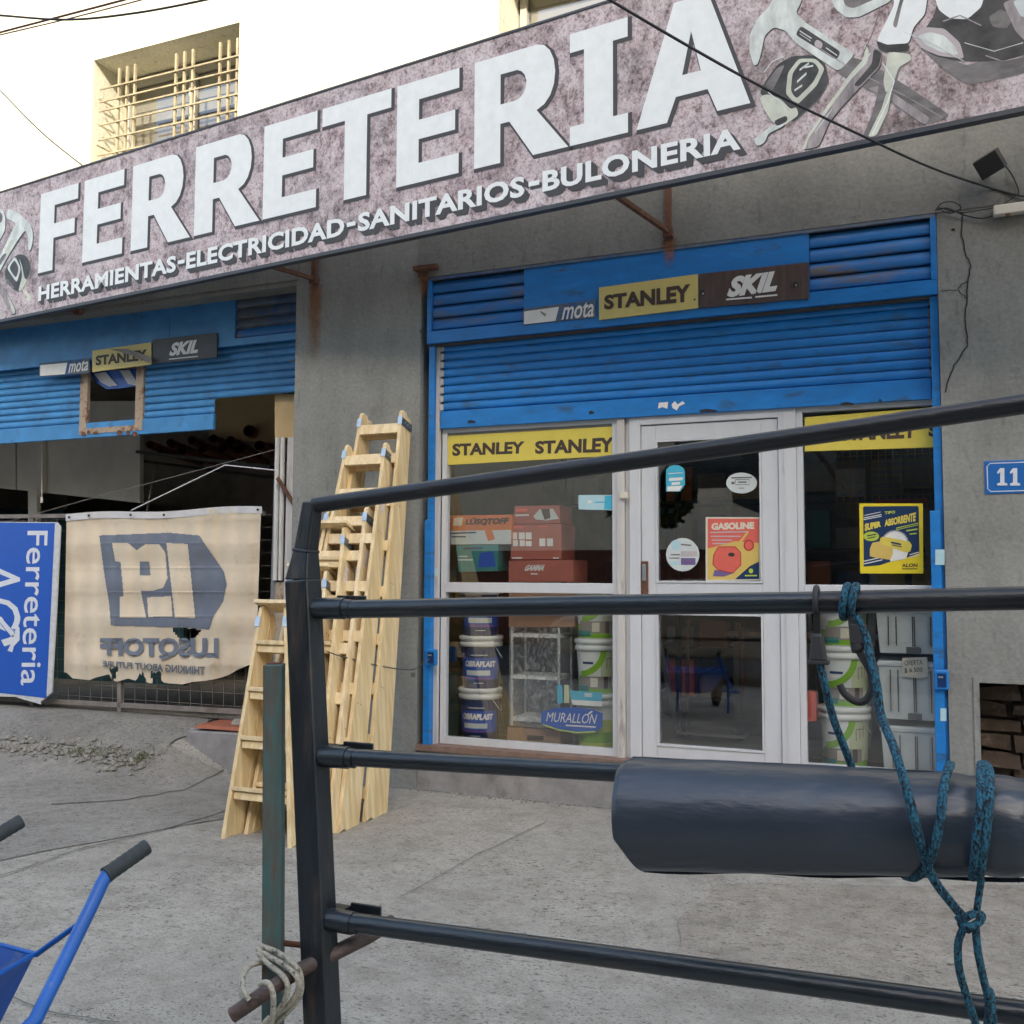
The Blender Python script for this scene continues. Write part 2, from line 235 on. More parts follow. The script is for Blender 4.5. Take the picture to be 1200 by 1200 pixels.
# ------------------------------------------------------------------ mesh helpers
ORG = {}
class MB:
    def __init__(s): s.v = []; s.f = []; s.sm = []
    def add(s, vs_, fs_, smooth=False):
        o = len(s.v); s.v += [Vector(p) for p in vs_]; s.f += [[o+i for i in f] for f in fs_]; s.sm += [smooth]*len(fs_); return s
    def box(s, x0, x1, y0, y1, z0, z1):
        return s.obox([(x0,y0,z0),(x1,y0,z0),(x1,y1,z0),(x0,y1,z0),(x0,y0,z1),(x1,y0,z1),(x1,y1,z1),(x0,y1,z1)])
    def obox(s, p):
        return s.add(p, [(0,3,2,1),(4,5,6,7),(0,1,5,4),(1,2,6,5),(2,3,7,6),(3,0,4,7)])
    def beam(s, a, b, w, d, wdir):
        """rectangular bar a->b; w along wdir, d across"""
        a, b = Vector(a), Vector(b); t = (b-a).normalized(); u = Vector(wdir); u = (u-t*u.dot(t)).normalized(); v = t.cross(u)
        q = []
        for c in (a, b):
            for i, j in ((-1,-1),(1,-1),(1,1),(-1,1)): q.append(c+u*(i*w/2)+v*(j*d/2))
        return s.obox(q)
    def tube(s, path, r, n=12, cap=True, hollow=False):
        P = [Vector(p) for p in path]; rr = r if isinstance(r, (list, tuple)) else [r]*len(P)
        t0 = (P[1]-P[0]).normalized(); u = t0.orthogonal().normalized(); vs_ = []
        for i, p in enumerate(P):
            t = ((P[min(i+1, len(P)-1)]-P[max(i-1, 0)])).normalized(); u = (u-t*u.dot(t)).normalized(); v = t.cross(u)
            for k in range(n):
                a = 2*math.pi*k/n; vs_.append(p+(u*math.cos(a)+v*math.sin(a))*rr[i])
        fs_ = [(i*n+k, i*n+(k+1) % n, (i+1)*n+(k+1) % n, (i+1)*n+k) for i in range(len(P)-1) for k in range(n)]
        s.add(vs_, fs_, True)
        if cap and not hollow:
            s.add(vs_[:n], [list(range(n))[::-1]]); s.add(vs_[-n:], [list(range(n))])
        return s
    def lathe(s, prof, c=(0,0,0), n=28):
        c = Vector(c); vs_ = [c+Vector((r*math.cos(2*math.pi*k/n), r*math.sin(2*math.pi*k/n), z)) for r, z in prof for k in range(n)]
        fs_ = [(i*n+k, i*n+(k+1) % n, (i+1)*n+(k+1) % n, (i+1)*n+k) for i in range(len(prof)-1) for k in range(n)]
        return s.add(vs_, fs_, True)
    def poly(s, pts): return s.add(pts, [list(range(len(pts)))])
    def prism(s, pts, d):
        d = Vector(d); n = len(pts); p2 = [Vector(p)+d for p in pts]
        return s.add([Vector(p) for p in pts]+p2, [list(range(n))[::-1], list(range(n, 2*n))]+[(i, (i+1) % n, n+(i+1) % n, n+i) for i in range(n)])
    def build(s, name, mat, parent=None, bevel=0):
        me = bpy.data.meshes.new(name); o = bpy.data.objects.new(name, me); COL.objects.link(o)
        org = Vector((0,0,0))
        if parent is not None: o.parent = parent; org = ORG.get(parent, Vector((0,0,0)))
        ORG[o] = org
        me.from_pydata([v-org for v in s.v], [], s.f); me.materials.append(MAT[mat]); me.polygons.foreach_set('use_smooth', s.sm)
        me.update()
        if bevel:
            b = o.modifiers.new('bevel', 'BEVEL'); b.width = bevel; b.segments = 2; b.limit_method = 'ANGLE'
        return o
def thing(name, label, cat, loc=(0,0,0), group=None):
    o = bpy.data.objects.new(name, None); COL.objects.link(o); o.location = loc; o.empty_display_size = .1; ORG[o] = Vector(loc)
    o['label'] = label; o['category'] = cat
    if group: o['group'] = group
    return o
def tag(o, label, cat, group=None):
    o['label'] = label; o['category'] = cat
    if group: o['group'] = group
    return o
def struct(o): o['kind'] = 'structure'; return o
def stuff(o): o['kind'] = 'stuff'; return o
def copy_tree(o, parent=None):
    c = o.copy(); COL.objects.link(c); ORG[c] = ORG.get(o)
    if parent is not None: c.parent = parent
    for ch in list(o.children): copy_tree(ch, c)
    return c
def zp(pts, ox, oy, s): return [(ox+x/s, oy+y/s) for x, y in pts]
def pp(pts, fn, name, mat, parent):
    """a flat print: outline traced on the real surface it is printed on"""
    return MB().poly([fn(*p) for p in pts]).build(name, mat, parent)
def ell(cx, cy, rx, ry, n=24, a0=0, a1=360): return [(cx+rx*math.cos(R(a0+(a1-a0)*k/n)), cy+ry*math.sin(R(a0+(a1-a0)*k/n))) for k in range(n+(a1-a0 != 360))]
def stroke(pts, w):
    """outline of a stroked 2-D polyline"""
    L, Rr = [], []
    for i, p in enumerate(pts):
        a = pts[max(i-1, 0)]; b_ = pts[min(i+1, len(pts)-1)]; dx, dy = b_[0]-a[0], b_[1]-a[1]; q = math.hypot(dx, dy) or 1
        L.append((p[0]-dy/q*w/2, p[1]+dx/q*w/2)); Rr.append((p[0]+dy/q*w/2, p[1]-dx/q*w/2))
    return L+Rr[::-1]
def curve_mesh(cu):
    o = bpy.data.objects.new('tmp', cu); me = o.to_mesh(); v = [Vector(x.co) for x in me.vertices]; f = [list(p.vertices) for p in me.polygons]
    o.to_mesh_clear(); bpy.data.objects.remove(o); bpy.data.curves.remove(cu); return v, f
def quadmap(v, f, q, fn, box, name, mat, parent, post=None):
    (x0, x1, y0, y1) = box; mb = MB(); out = []
    for p in v:
        s_ = (p.x-x0)/(x1-x0); t = (p.y-y0)/(y1-y0)
        X = (q[0][0]*(1-s_)+q[1][0]*s_)*t+(q[3][0]*(1-s_)+q[2][0]*s_)*(1-t); Y = (q[0][1]*(1-s_)+q[1][1]*s_)*t+(q[3][1]*(1-s_)+q[2][1]*s_)*(1-t)
        out.append(fn(X, Y))
    return mb.add(out, f).build(name, mat, parent)
def text(s, q, fn, mat, parent, bold=.03, shear=0., name='lettering', spacing=1., box=None):
    """q: corners tl,tr,br,bl of the word; fn maps them to the surface"""
    cu = bpy.data.curves.new('t', 'FONT'); cu.body = s; cu.offset = bold; cu.shear = shear; cu.resolution_u = 3; cu.space_character = spacing; cu.fill_mode = 'FRONT'
    v, f = curve_mesh(cu)
    b_ = box or (min(p.x for p in v), max(p.x for p in v), min(p.y for p in v), max(p.y for p in v))
    return quadmap(v, f, q, fn, b_, name, mat, parent), b_
def rect(x0, y0, x1, y1, dy=0.): return [(x0, y0), (x1, y0+dy), (x1, y1+dy), (x0, y1)]
def bars(parent, fn, mat, rows, name='fine_print'):
    """lines of print too small to read"""
    mb = MB()
    for x0, y0, x1, y1, h in rows: mb.poly([fn(x0, y0-h/2), fn(x1, y1-h/2), fn(x1, y1+h/2), fn(x0, y0+h/2)])
    return mb.build(name, mat, parent)

# ------------------------------------------------------------------ ground
def ramp_h(x, y):
    t = min(1, max(0, (y+.75)/1.05)); t = t*t*(3-2*t)
    k = min(1, max(0, (-4.75-x)/.5)); return .30*t*k
def gh(x, y):
    return ramp_h(x, y)+.012*math.sin(x*1.7+y*.8)*math.sin(y*1.3-x*.4)*(1 if y < -.4 else .3)
mb = MB(); nx, ny = 120, 80; X0, X1, Y0, Y1 = -13, 5, -6.9, .42
for j in range(ny+1):
    for i in range(nx+1):
        x = X0+(X1-X0)*i/nx; y = Y0+(Y1-Y0)*j/ny; z = gh(x, y)
        if y > .05 and x > -4.2: z = -.02
        mb.v.append(Vector((x, y, z)))
for j in range(ny):
    for i in range(nx): o = j*(nx+1)+i; mb.f.append([o, o+1, o+nx+2, o+nx+1]); mb.sm.append(True)
pav = struct(mb.build('pavement', 'pavement'))
struct(MB().poly([(-150,-150,-.05),(150,-150,-.05),(150,150,-.05),(-150,150,-.05)]).build('ground', 'asphalt'))
def drape(pts, name, mat, lift, k=14):
    xs = [p[0] for p in pts]; ys = [p[1] for p in pts]; mb = MB()
    (a, b_, c, d) = pts
    for j in range(k+1):
        for i in range(k+1):
            s_, t = i/k, j/k; jx = .035*math.sin(9*t+3*s_) if i in (0, k) else 0; jy = .03*math.sin(11*s_) if j in (0, k) else 0
            x = (a[0]*(1-s_)+b_[0]*s_)*(1-t)+(d[0]*(1-s_)+c[0]*s_)*t+jx; y = (a[1]*(1-s_)+b_[1]*s_)*(1-t)+(d[1]*(1-s_)+c[1]*s_)*t+jy
            mb.v.append(Vector((x, y, gh(x, y)+lift)))
    for j in range(k):
        for i in range(k): o = j*(k+1)+i; mb.f.append([o, o+1, o+k+2, o+k+1]); mb.sm.append(True)
    return mb.build(name, mat, pav)
g = lambda px, py: tuple(atZ(px, py))[:2]
drape([g(0, 1010), g(290, 955), g(262, 905), g(-60, 890)], 'concrete_patch_or_shade', 'old_concrete', .005, 24)
drape([g(775, 1128), g(1290, 1215), g(1330, 1040), g(828, 1040)], 'concrete_patch_or_shade', 'patch_concrete', .005)
drape([(-13,-.62),(-5.19,-.22),(-5.205,.405),(-13,.405)], 'concrete_patch_or_shade', 'shaded_concrete', .010, 40)  # darker sheet: shade under the shutter painted over the ramp
def crack(pts, fn, w, parent, mat='mortar', lift=.004):
    mb = MB(); P = []
    for a, b_ in zip(pts, pts[1:]):
        for k in range(4): t = k/4; P.append((a[0]*(1-t)+b_[0]*t+random.uniform(-1.3, 1.3), a[1]*(1-t)+b_[1]*t+random.uniform(-1, 1)))
    P.append(pts[-1]); q = stroke(P, w); n = len(P)
    for i in range(n-1):
        mb.poly([fn(*q[i]), fn(*q[i+1]), fn(*q[2*n-2-i]), fn(*q[2*n-1-i])])
    return mb.build('crack', mat, parent)
def gfn(px, py):
    p = atZ(px, py, .0); return Vector((p.x, p.y, gh(p.x, p.y)+.009))
crack([(60,945),(150,938),(215,925),(262,905)], gfn, .6, pav, 'mortar')
crack([(0,1030),(90,1000),(180,978),(262,952),(300,930)], gfn, .7, pav, 'mortar')
crack([(470,1050),(560,1000),(640,965)], gfn, .5, pav, 'mortar')
crack([(0,1165),(60,1188),(140,1200)], gfn, 1.2, pav, 'crate_dark')
# rubble strip and weeds on the ramp's foot
mb = MB()
for k in range(1500):
    x = random.uniform(-8.6, -5.2); y = random.gauss(-.38-.05*math.sin(x*2.3), .075)
    s_ = random.choice([.003,.005,.007,.010,.013,.024])*random.uniform(.6, 1.2); q = Vector((x, y, gh(x, y)-.002))
    q = q+Vector((0,0,.011)); vs_ = [q+Vector((random.uniform(.5,1)*s_*cx, random.uniform(.5,1)*s_*cy, (cz*.8+.25)*s_*random.uniform(.5,1))) for cx, cy, cz in ((-1,-1,0),(1,-1,0),(1,1,0),(-1,1,0),(-.6,-.6,1),(.6,-.6,1),(.6,.6,1),(-.6,.6,1))]
    mb.obox(vs_)
tag(stuff(mb.build('rubble', 'stone_bit')), 'strip of broken concrete rubble across the forecourt at left', 'rubble')
mb = MB(); rg = random.Random(11)
for k in range(1500):
    x = rg.uniform(-6.5, 1.5); y = (-.01-abs(rg.gauss(0, .05)) if k % 2 else rg.uniform(-4.2, -.1)); 
    if y > -.1 and x < -5.2: continue
    s_ = rg.choice([.0025,.004,.006]) if k % 2 else rg.choice([.002,.003,.004]); q = Vector((x, y, gh(x, y)+.001)); mb.poly([q+Vector((-s_,-s_*.7,0)), q+Vector((s_,-s_*.5,0)), q+Vector((s_*.3,s_*.2,s_*1.1))]); mb.poly([q+Vector((s_,-s_*.5,0)), q+Vector((0,s_,0)), q+Vector((s_*.3,s_*.2,s_*1.1))]); mb.poly([q+Vector((0,s_,0)), q+Vector((-s_,-s_*.7,0)), q+Vector((s_*.3,s_*.2,s_*1.1))])
tag(stuff(mb.build('grit', 'mortar')), 'fine grit and crumbs scattered on the pavement and along the wall foot', 'grit')
mb = MB()
for k in range(260):
    x = random.gauss(-5.75, .2) if k % 3 else random.gauss(-5.28, .04); y = random.gauss(-.36, .05); q = Vector((x, y, gh(x, y)+.006))
    q = q+Vector((0,0,.012)); a = random.uniform(0, 6.3); L = random.uniform(.015, .045); d = Vector((math.cos(a), math.sin(a), 0))*.004; t = Vector((random.uniform(-.02,.02), random.uniform(-.02,.02), L))
    mb.poly([q-d, q+d, q+t])
tag(stuff(mb.build('weeds', 'weed')), 'low yellowish weeds growing in the rubble strip', 'weeds')

# ------------------------------------------------------------------ the shop building
bld = thing('shop_building', 'two storey hardware shop with grey rendered ground floor and bright cream upper wall', 'building', (-2, 0, 0))
def holed(mb, x0, x1, z0, z1, holes, y0, y1, front_only=False):
    xs = sorted({x0, x1, *[h[0] for h in holes], *[h[1] for h in holes]}); zs = sorted({z0, z1, *[h[2] for h in holes], *[h[3] for h in holes]})
    xs = [x for x in xs if x0 <= x <= x1]; zs = [z for z in zs if z0 <= z <= z1]
    inh = lambda x, z: any(h[0] < x < h[1] and h[2] < z < h[3] for h in holes)
    for i in range(len(xs)-1):
        for j in range(len(zs)-1):
            a, b_, c, d = xs[i], xs[i+1], zs[j], zs[j+1]
            if not inh((a+b_)/2, (c+d)/2):
                mb.poly([(a,y0,c),(b_,y0,c),(b_,y0,d),(a,y0,d)])
    for h in holes:
        a, b_, c, d = h
        mb.poly([(a,y0,c),(a,y1,c),(a,y1,d),(a,y0,d)]); mb.poly([(b_,y0,c),(b_,y0,d),(b_,y1,d),(b_,y1,c)])
        if d < z1: mb.poly([(a,y0,d),(a,y1,d),(b_,y1,d),(b_,y0,d)])
        if c > z0: mb.poly([(a,y0,c),(b_,y0,c),(b_,y1,c),(a,y1,c)])
ZT = 3.53; XL, XR = -3.225, .105; LX0, LX1 = -9.5, -4.27; LT = 3.64
mb = MB(); holed(mb, -14, 6, -.3, 2.9, [(XL, XR, .0, 2.9), (LX0, LX1, .0, 2.9), (.262, .95, .0, .868)], 0, .45)
mb.build('ground_floor_wall', 'grey_render', bld)
mb = MB(); holed(mb, -14, 6, 2.9, 4.42, [(XL, XR, 2.9, ZT), (LX0, LX1, 2.9, LT)], 0, .45)
mb.build('ground_floor_wall', 'grey_render', bld)
U1 = (-6.353, -4.85, 4.72, 5.76); U2 = (-2.64, -1.2, 4.72, 5.76)
mb = MB(); holed(mb, -14, 6, 4.42, 8.0, [U1, U2], -.001, .42)
mb.build('upper_wall', 'cream_render', bld)
MB().box(-14, 6, .42, 12, 7.9, 8.1).build('roof', 'grey_render', bld)
# smoother lintel band, slightly proud of the opening heads
MB().box(XL-.02, 1.2, -.006, .0, ZT, 4.42).build('lintel', 'beam_render', bld)
MB().box(-14, LX1+.02, -.006, .0, LT, 4.42).build('lintel', 'beam_render', bld)
MB().box(-14, LX1, .0, .16, 3.60, LT).build('lintel_soffit', 'beam_render', bld)
for U in (U1, U2):
    wd = MB().poly([(U[0],.415,U[2]),(U[1],.415,U[2]),(U[1],.415,U[3]),(U[0],.415,U[3])]).build('window', 'curtain', bld)
    fm = MB()
    for a, b_ in ((U[0]+.02, U[0]+.07), (U[1]-.07, U[1]-.02), ((U[0]+U[1])/2-.035, (U[0]+U[1])/2+.035)): fm.box(a, b_, .34, .38, U[2], U[3]-.02)
    fm.box(U[0]+.071, U[1]-.071, .345, .38, U[3]-.09, U[3]-.02); fm.build('window_frame', 'pale_window', wd)
    MB().poly([(U[0],.37,U[2]),(U[1],.37,U[2]),(U[1],.37,U[3]-.06),(U[0],.37,U[3]-.06)]).build('pane', 'glass', wd)
    for k in range(3):
        MB().box(U[0]+.09, U[1]-.09, .385, .40, U[3]-.2-.11*k, U[3]-.2-.11*k+.1).build('blind_slat', 'blind', wd)
gr = thing('window_grille', 'cream painted iron window grille with rusty tops over the upper left window', 'window grille', (-5.6, 0, 4.7))
for gx in (-6.02, -5.42, -4.98):
    for k in (-1, 0, 1): MB().box(gx+k*.085-.009, gx+k*.085+.009, .03, .05, 4.6, 5.66).build('bar', 'iron_grille', gr)
for gz in (4.80, 4.93, 5.06, 5.19, 5.31, 5.39, 5.50): MB().box(-6.30, -4.86, .018, .029, gz, gz+.012).build('cross_bar', 'iron_grille', gr)
for gz in (4.84, 5.02, 5.2, 5.42): MB().box(-6.31, -6.301, .018, .2, gz, gz+.012).build('cross_bar', 'iron_grille', gr)
# niche at right with broken brickwork
MB().box(.262, .95, .31, .33, -.02, .868).build('niche_back', 'mortar', bld)
MB().box(.232, .26, -.008, .02, .0, .90).build('niche_trim', 'grey_render', bld); MB().box(.26, .95, -.008, .02, .87, .90).build('niche_trim', 'grey_render', bld)
for j in range(9):
    for i in range(3):
        x = .268+i*.235+(j % 2)*-.06+random.uniform(-.008,.008); z = .02+j*.093
        x1_ = min(x+.205, .94); x = max(x, .268)
        if x1_-x < .05: continue
        d = random.uniform(.19, .27); r_ = lambda: random.uniform(-.014, .014)
        MB().obox([(x+r_(),d,z+r_()),(x1_+r_(),d+r_(),z+r_()),(x1_,.31,z),(x,.31,z),(x+r_(),d+r_(),z+.07+r_()),(x1_+r_(),d,z+.07+r_()),(x1_,.31,z+.07),(x,.31,z+.07)]).build('brick', 'brick_dark', bld)
# cracks in the render
wf = lambda px, py: atY(px, py, -.004)
crack([(1128,250),(1126,275),(1132,297),(1138,312),(1133,330),(1134,352),(1130,370),(1134,392),(1133,405),(1124,420),(1113,438),(1108,460)], wf, 1.5, bld, 'black')
crack([(1133,330),(1122,338),(1130,347),(1133,350)], wf, 1.0, bld, 'black'); crack([(1101,341),(1122,340)], wf, .8, bld, 'black')
crack([(909,188),(911,232),(910,275)], wf, .6, bld, 'crate_dark')
for px, py in ((620,258),(1065,191),(904,217),(342,423),(494,388),(1117,269)): pp(ell(px, py, 2.4, 1.6, 8), wf, 'screw_hole', 'black', bld)
# plinth and step under the shop window
pl = MB().box(XL+.002, XR-.002, .02, .6, -.05, .26).build('plinth', 'plinth_render', bld)
MB().box(XL+.002, XR-.002, -.012, .6, .262, .30).build('sill', 'timber_sill', bld)
# masonry block by the left opening, topped with a broken red tile
mb = MB(); q = [(-5.20,-.03,-.05),(-4.28,-.03,-.05),(-4.28,.38,-.05),(-5.24,.38,-.05),(-5.17,-.02,.27),(-4.28,-.03,.29),(-4.28,.38,.29),(-5.20,.38,.28)]; mb.obox(q)
blk = thing('masonry_step', 'broken masonry step with red tile top behind the open stepladder', 'step', (-4.8, 0, 0))
mb.build('block', 'plinth_render', blk, .012); MB().obox([(-5.12,.0,.292),(-4.3,.0,.295),(-4.3,.36,.295),(-5.15,.33,.292),(-5.10,.02,.315),(-4.3,.02,.318),(-4.3,.34,.318),(-5.12,.31,.315)]).build('tile', 'red_tile', blk)
MB().obox([(-4.86,.1,.32),(-4.70,.1,.32),(-4.70,.2,.32),(-4.86,.2,.32),(-4.84,.11,.36),(-4.72,.11,.355),(-4.72,.19,.355),(-4.84,.19,.36)]).build('stone', 'stone_bit', blk)

# ------------------------------------------------------------------ roller shutters and louvred headers
def slat_profile(z0, z1, y, bul):
    h = z1-z0; return [(y+.006, z0+.002), (y-bul*.6, z0+h*.12), (y-bul, z0+h*.4), (y-bul*.85, z0+h*.7), (y+.004, z0+h*.93), (y+.006, z1-.001)]
def strip(mb, prof, xa, xb):
    n = len(prof); mb.add([(xa, y, z) for y, z in prof]+[(xb, y, z) for y, z in prof], [(i, i+1, n+i+1, n+i) for i in range(n-1)], True)
    return mb
def louvre(mb, xa, xb, z, h, y):
    P_ = [(y-.020,z+.003),(y-.023,z+.009),(y-.020,z+h*.5),(y-.008,z+h*.85),(y+.004,z+h*.97)]
    n_ = len(P_); mb.add([(xa,a,b) for a,b in P_]+[(xb,a,b) for a,b in P_]+[(xa,y-.006,z+.0),(xb,y-.006,z+.0)], [(i,i+1,n_+i+1,n_+i) for i in range(n_-1)]+[(0,n_,2*n_+1,2*n_)], True)
    return mb
# right bay
hd = MB().box(XL+.052, XR-.003, .0, .03, 3.06, 3.145).build('shutter_header', 'blue_paint', bld)
HB = hd
MB().box(-2.445, -.60, .004, .03, 3.145, ZT-.005).build('header_plate', 'blue_paint', HB)
MB().box(XL+.053, XL+.085, -.003, .03, 3.145, ZT-.01).build('header_edge', 'blue_paint', HB); MB().box(XR-.035, XR-.003, -.003, .03, 3.145, ZT-.01).build('header_edge', 'blue_paint', HB)
MB().box(XL+.053, XR-.005, -.004, .02, ZT-.022, ZT-.003).build('header_edge', 'blue_dusty', HB)
MB().box(XL+.02, XR-.01, .13, .14, 3.06, ZT).build('header_back', 'interior_dark', HB)
MB().box(XL+.053, XR-.004, .03, .30, 3.045, 3.06).build('header_bottom', 'interior_dark', HB)
for k in range(4):
    z = 3.155+k*.088
    louvre(MB(), XL+.086, -2.447, z, .088, .035).build('louvre_slat', 'blue_louvre', HB); louvre(MB(), -.598, XR-.036, z, .088, .035).build('louvre_slat', 'blue_louvre', HB)
rs = thing('roller_shutter', 'blue roller shutter half lowered above the shop door and windows', 'roller shutter', (-1.5, .1, 2.5))
zb = atY(800, 485.5, .07).z; zs0 = zb+.125; pitch = .0595; SY = .078
for k in range(10):
    z = zs0+k*pitch; x_ = XL+.15
    strip(MB(), slat_profile(z, z+pitch, SY, .0065), XL+.145, XR-.055).build('slat', 'blue_paint', rs)
    MB().box(XL+.125, XL+.150, SY-.012, SY+.01, z+.006, z+pitch-.012).build('end_lock', 'white_old', rs)
    MB().box(XR-.054, XR-.046, SY-.012, SY+.01, z+.006, z+pitch-.012).build('end_lock', 'timber_sill', rs)
MB().box(XL+.13, XR-.048, SY-.016, SY+.012, zb, zs0-.003).build('bottom_rail', 'blue_paint', rs, .004)
mf = lambda px, py: atY(px, py, SY-.019)
for pts in ([(772,472),(783,471),(782,479),(776,477),(771,479)], [(787,474),(791,470),(794,474),(800,470),(803,473),(796,476),(793,481),(788,478)]): pp(pts, mf, 'paint_fleck', 'white', rs)
for px, py, w_ in ((548,495,9),(690,484,6),(820,482,20),(985,474,16),(1030,470,3)): pp([(px,py-1.5),(px+w_*.4,py-3),(px+w_,py-1.5),(px+w_,py+.5),(px,py+1)], mf, 'paint_chip', 'black', rs)
# jamb guides
for a, b_, yy in ((XL+.055, XL+.098, .03), (XR-.045, XR-.003, .02)):
    MB().box(a, b_, yy, .2, .262, 3.05).build('shutter_guide', 'blue_paint', bld)
MB().box(XL+.098, XL+.124, .06, .095, .3, 3.05).build('shutter_guide', 'white_old', bld)
MB().box(XL+.05, XL+.10, .0, .03, .30, 1.83).build('guide_lock_plate', 'blue_paint', bld, .003)
MB().box(XR-.072, XR-.02, -.006, .02, .30, 1.82).build('guide_lock_plate', 'blue_paint', bld, .003)
def lockbox(x, z):
    o = MB().box(x-.04, x+.035, -.035, .0, z-.055, z+.055).build('lock_box', 'blue_paint', bld, .008)
    MB().box(x-.024, x+.02, -.0385, -.0355, z-.04, z+.035).build('lock_recess', 'navy', o); MB().box(x-.02, x+.005, -.043, -.039, z+.01, z+.02).build('bolt', 'galv', o)
p = atY(1104, 796, 0); lockbox(p.x, p.z); p = atY(508, 770, 0); lockbox(p.x, p.z)
for pts in (rect(1096,644,1107,662), rect(1102,830,1109,845), rect(509,666,513,675)): pp(pts, lambda a, b_: atY(a, b_, -.009), 'sticker_remains', 'pale_blue', bld)
# left bay header + shutter
Y2 = .16
hl_ = MB().box(LX0, LX1-.002, Y2-.02, Y2+.01, 3.235, 3.29).build('shutter_header', 'blue_paint_faded', bld)
xp = atY(277, 375, Y2).x
MB().box(LX0, xp-.65, Y2-.016, Y2+.01, 3.29, LT-.04).build('header_plate', 'blue_paint_faded', hl_); MB().box(xp-.647, xp, Y2-.016, Y2+.01, 3.29, LT-.04).build('header_plate', 'blue_paint_faded', hl_)
for k in range(4): louvre(MB(), xp+.003, LX1-.02, 3.295+k*.082, .082, Y2+.02).build('louvre_slat', 'blue_louvre' if k == 0 else 'blue_dusty', hl_)
rl = thing('roller_shutter', 'faded blue roller shutter at left with a square rusty cut out and missing corner', 'roller shutter', (-5.8, .2, 2.6))
SY2 = .23; zb2 = atY(125, 512, SY2).z; z0 = zb2+.13
xa, xb = atY(100, 470, SY2).x, atY(165, 470, SY2).x; xn = atY(252, 480, SY2).x; zh0 = atY(130, 500, SY2).z; zh1 = 3.2; zn = atY(253, 469, SY2).z
k = 0; z = z0
while z < 3.24:
    segs = []
    segs.append((LX0, xa-.045))
    right = LX1-.02 if z >= zn-.01 else xn
    segs.append((xb+.045, right))
    if z+.06 < zh0-.045 or z > zh1: segs = [(LX0, right)]
    for a, b_ in segs: strip(MB(), slat_profile(z, z+.0595, SY2, .0065), a, b_).build('slat', 'blue_paint_faded', rl)
    z += .0595
MB().box(LX0, xn, SY2-.016, SY2+.012, zb2, z0-.002).build('bottom_rail', 'blue_paint_faded', rl, .004)
for a in (xa, xb): MB().box(a-.04, a+.04, SY2-.02, SY2+.012, zh0-.05, 3.22).build('rusty_edge', 'rusty_white', rl)
MB().box(xa+.04, xb-.04, SY2-.02, SY2+.012, zh0-.05, zh0-.005).build('rusty_edge', 'rusty_white', rl)
fn = PY(SY2+.03)
for pts in ([(110,438),(124,436),(138,452),(128,453),(118,448)], [(140,434),(152,434),(160,447),(160,452),(150,450)]): pp(pts, fn, 'torn_banner', 'banner_hem', rl)
pp([(106,436),(162,432),(162,452),(140,455),(125,456),(112,448)], PY(SY2+.04), 'torn_banner', 'royal', rl)
# curling rusty smudges on the rail near the cut out
for px in (98, 104, 112, 140, 150, 158): pp(ell(px, 509+(px-100)*-.04+random.uniform(-4, 3), random.uniform(2, 5), random.uniform(1.5, 4), 9), PY(SY2-.022), 'rust_spot', 'rust', rl)

# ------------------------------------------------------------------ brand boards on the headers
def board(q, y, mat, label, cat='sign', th=.012):
    """q px corners tl,tr,br,bl of a board whose face is at y"""
    c = atY(*q[3], y); t = thing('sign', label, cat, c); P = [atY(*p, y) for p in q]
    MB().prism(P, (0, th, 0)).build('panel', mat, t, .0015); return t
t = board([(702,337),(818,321),(818,361),(702,375)], -.012, 'yellow_board', 'yellow board lettered STANLEY in dark capitals on the right blue header')
text('STANLEY', [(708,346),(809,332.5),(809,353.5),(708,363)], PY(-.0145), 'brown_ink', t, .045)
pp(ell(814,351,1.2,1.2,8), PY(-.0145), 'lettering', 'brown_ink', t)
t = board([(819,321),(948,307),(948,350),(819,361)], -.012, 'skil_brown', 'weathered brown board lettered SKIL on the right blue header')
text('SKIL', [(852,325),(911,317),(911,341),(852,349)], PY(-.0145), 'white', t, .06, .35); bars(t, PY(-.0145), 'white', [(851,351,881,348.6,2),(885,348,911,345.6,2)])
for px, py in ((823,343),(932,333)): pp(ell(px, py, 2.6, 3.2, 10), PY(-.016), 'bolt', 'black', t); pp(ell(px+.7, py+1, 1.2, 1.5, 8), PY(-.018), 'bolt', 'galv', t)
t = board([(613,362),(698,350.5),(698,372),(613,381)], -.006, 'blue_dusty', 'peeling white and blue strip lettered mota left of the right STANLEY board', th=.006)
pp([(614,365),(655,359.5),(651,376),(614,380)], PY(-.0085), 'printed_bar', 'white', t); pp([(633,364),(640,368),(639,371),(634,367)], PY(-.0105), 'printed_bar', 'grey_photo', t)
text('mota', [(660,357),(696,352.5),(696,371),(658,375)], PY(-.0085), 'white', t, .015, .2)
yb = Y2-.036
t = board([(108,411),(177,401),(177,427),(108,436)], yb, 'yellow_board', 'torn yellow board lettered STANLEY with its top corner peeling, left bay')
text('STANLEY', [(112,417),(172,409),(172,422),(112,428.5)], PY(yb-.0025), 'brown_ink', t, .045)
mb = MB(); A = [atY(*p, yy) for p, yy in (((128,409),yb-.004),((150,409),yb-.03),((178,419),yb-.045),((176,426),yb-.03),((158,418),yb-.05),((140,412),yb-.03))]; mb.poly(A[:3]+A[3:]); mb.build('torn_flap', 'grey_photo', t)
t = board([(179,398),(254,390),(254,419),(179,426.5)], yb, 'skil_grey', 'dark grey board lettered SKIL on the left blue header')
text('SKIL', [(199,402),(233,397.5),(232,413.5),(198,417.5)], PY(yb-.0025), 'white', t, .05, .3); bars(t, PY(yb-.0025), 'white', [(198,421,232,417.5,1.2)])
t = board([(46,426),(105,419.5),(105,437),(46,441.5)], yb+.006, 'blue_dusty', 'white and blue strip lettered mota left of the torn STANLEY board', th=.006)
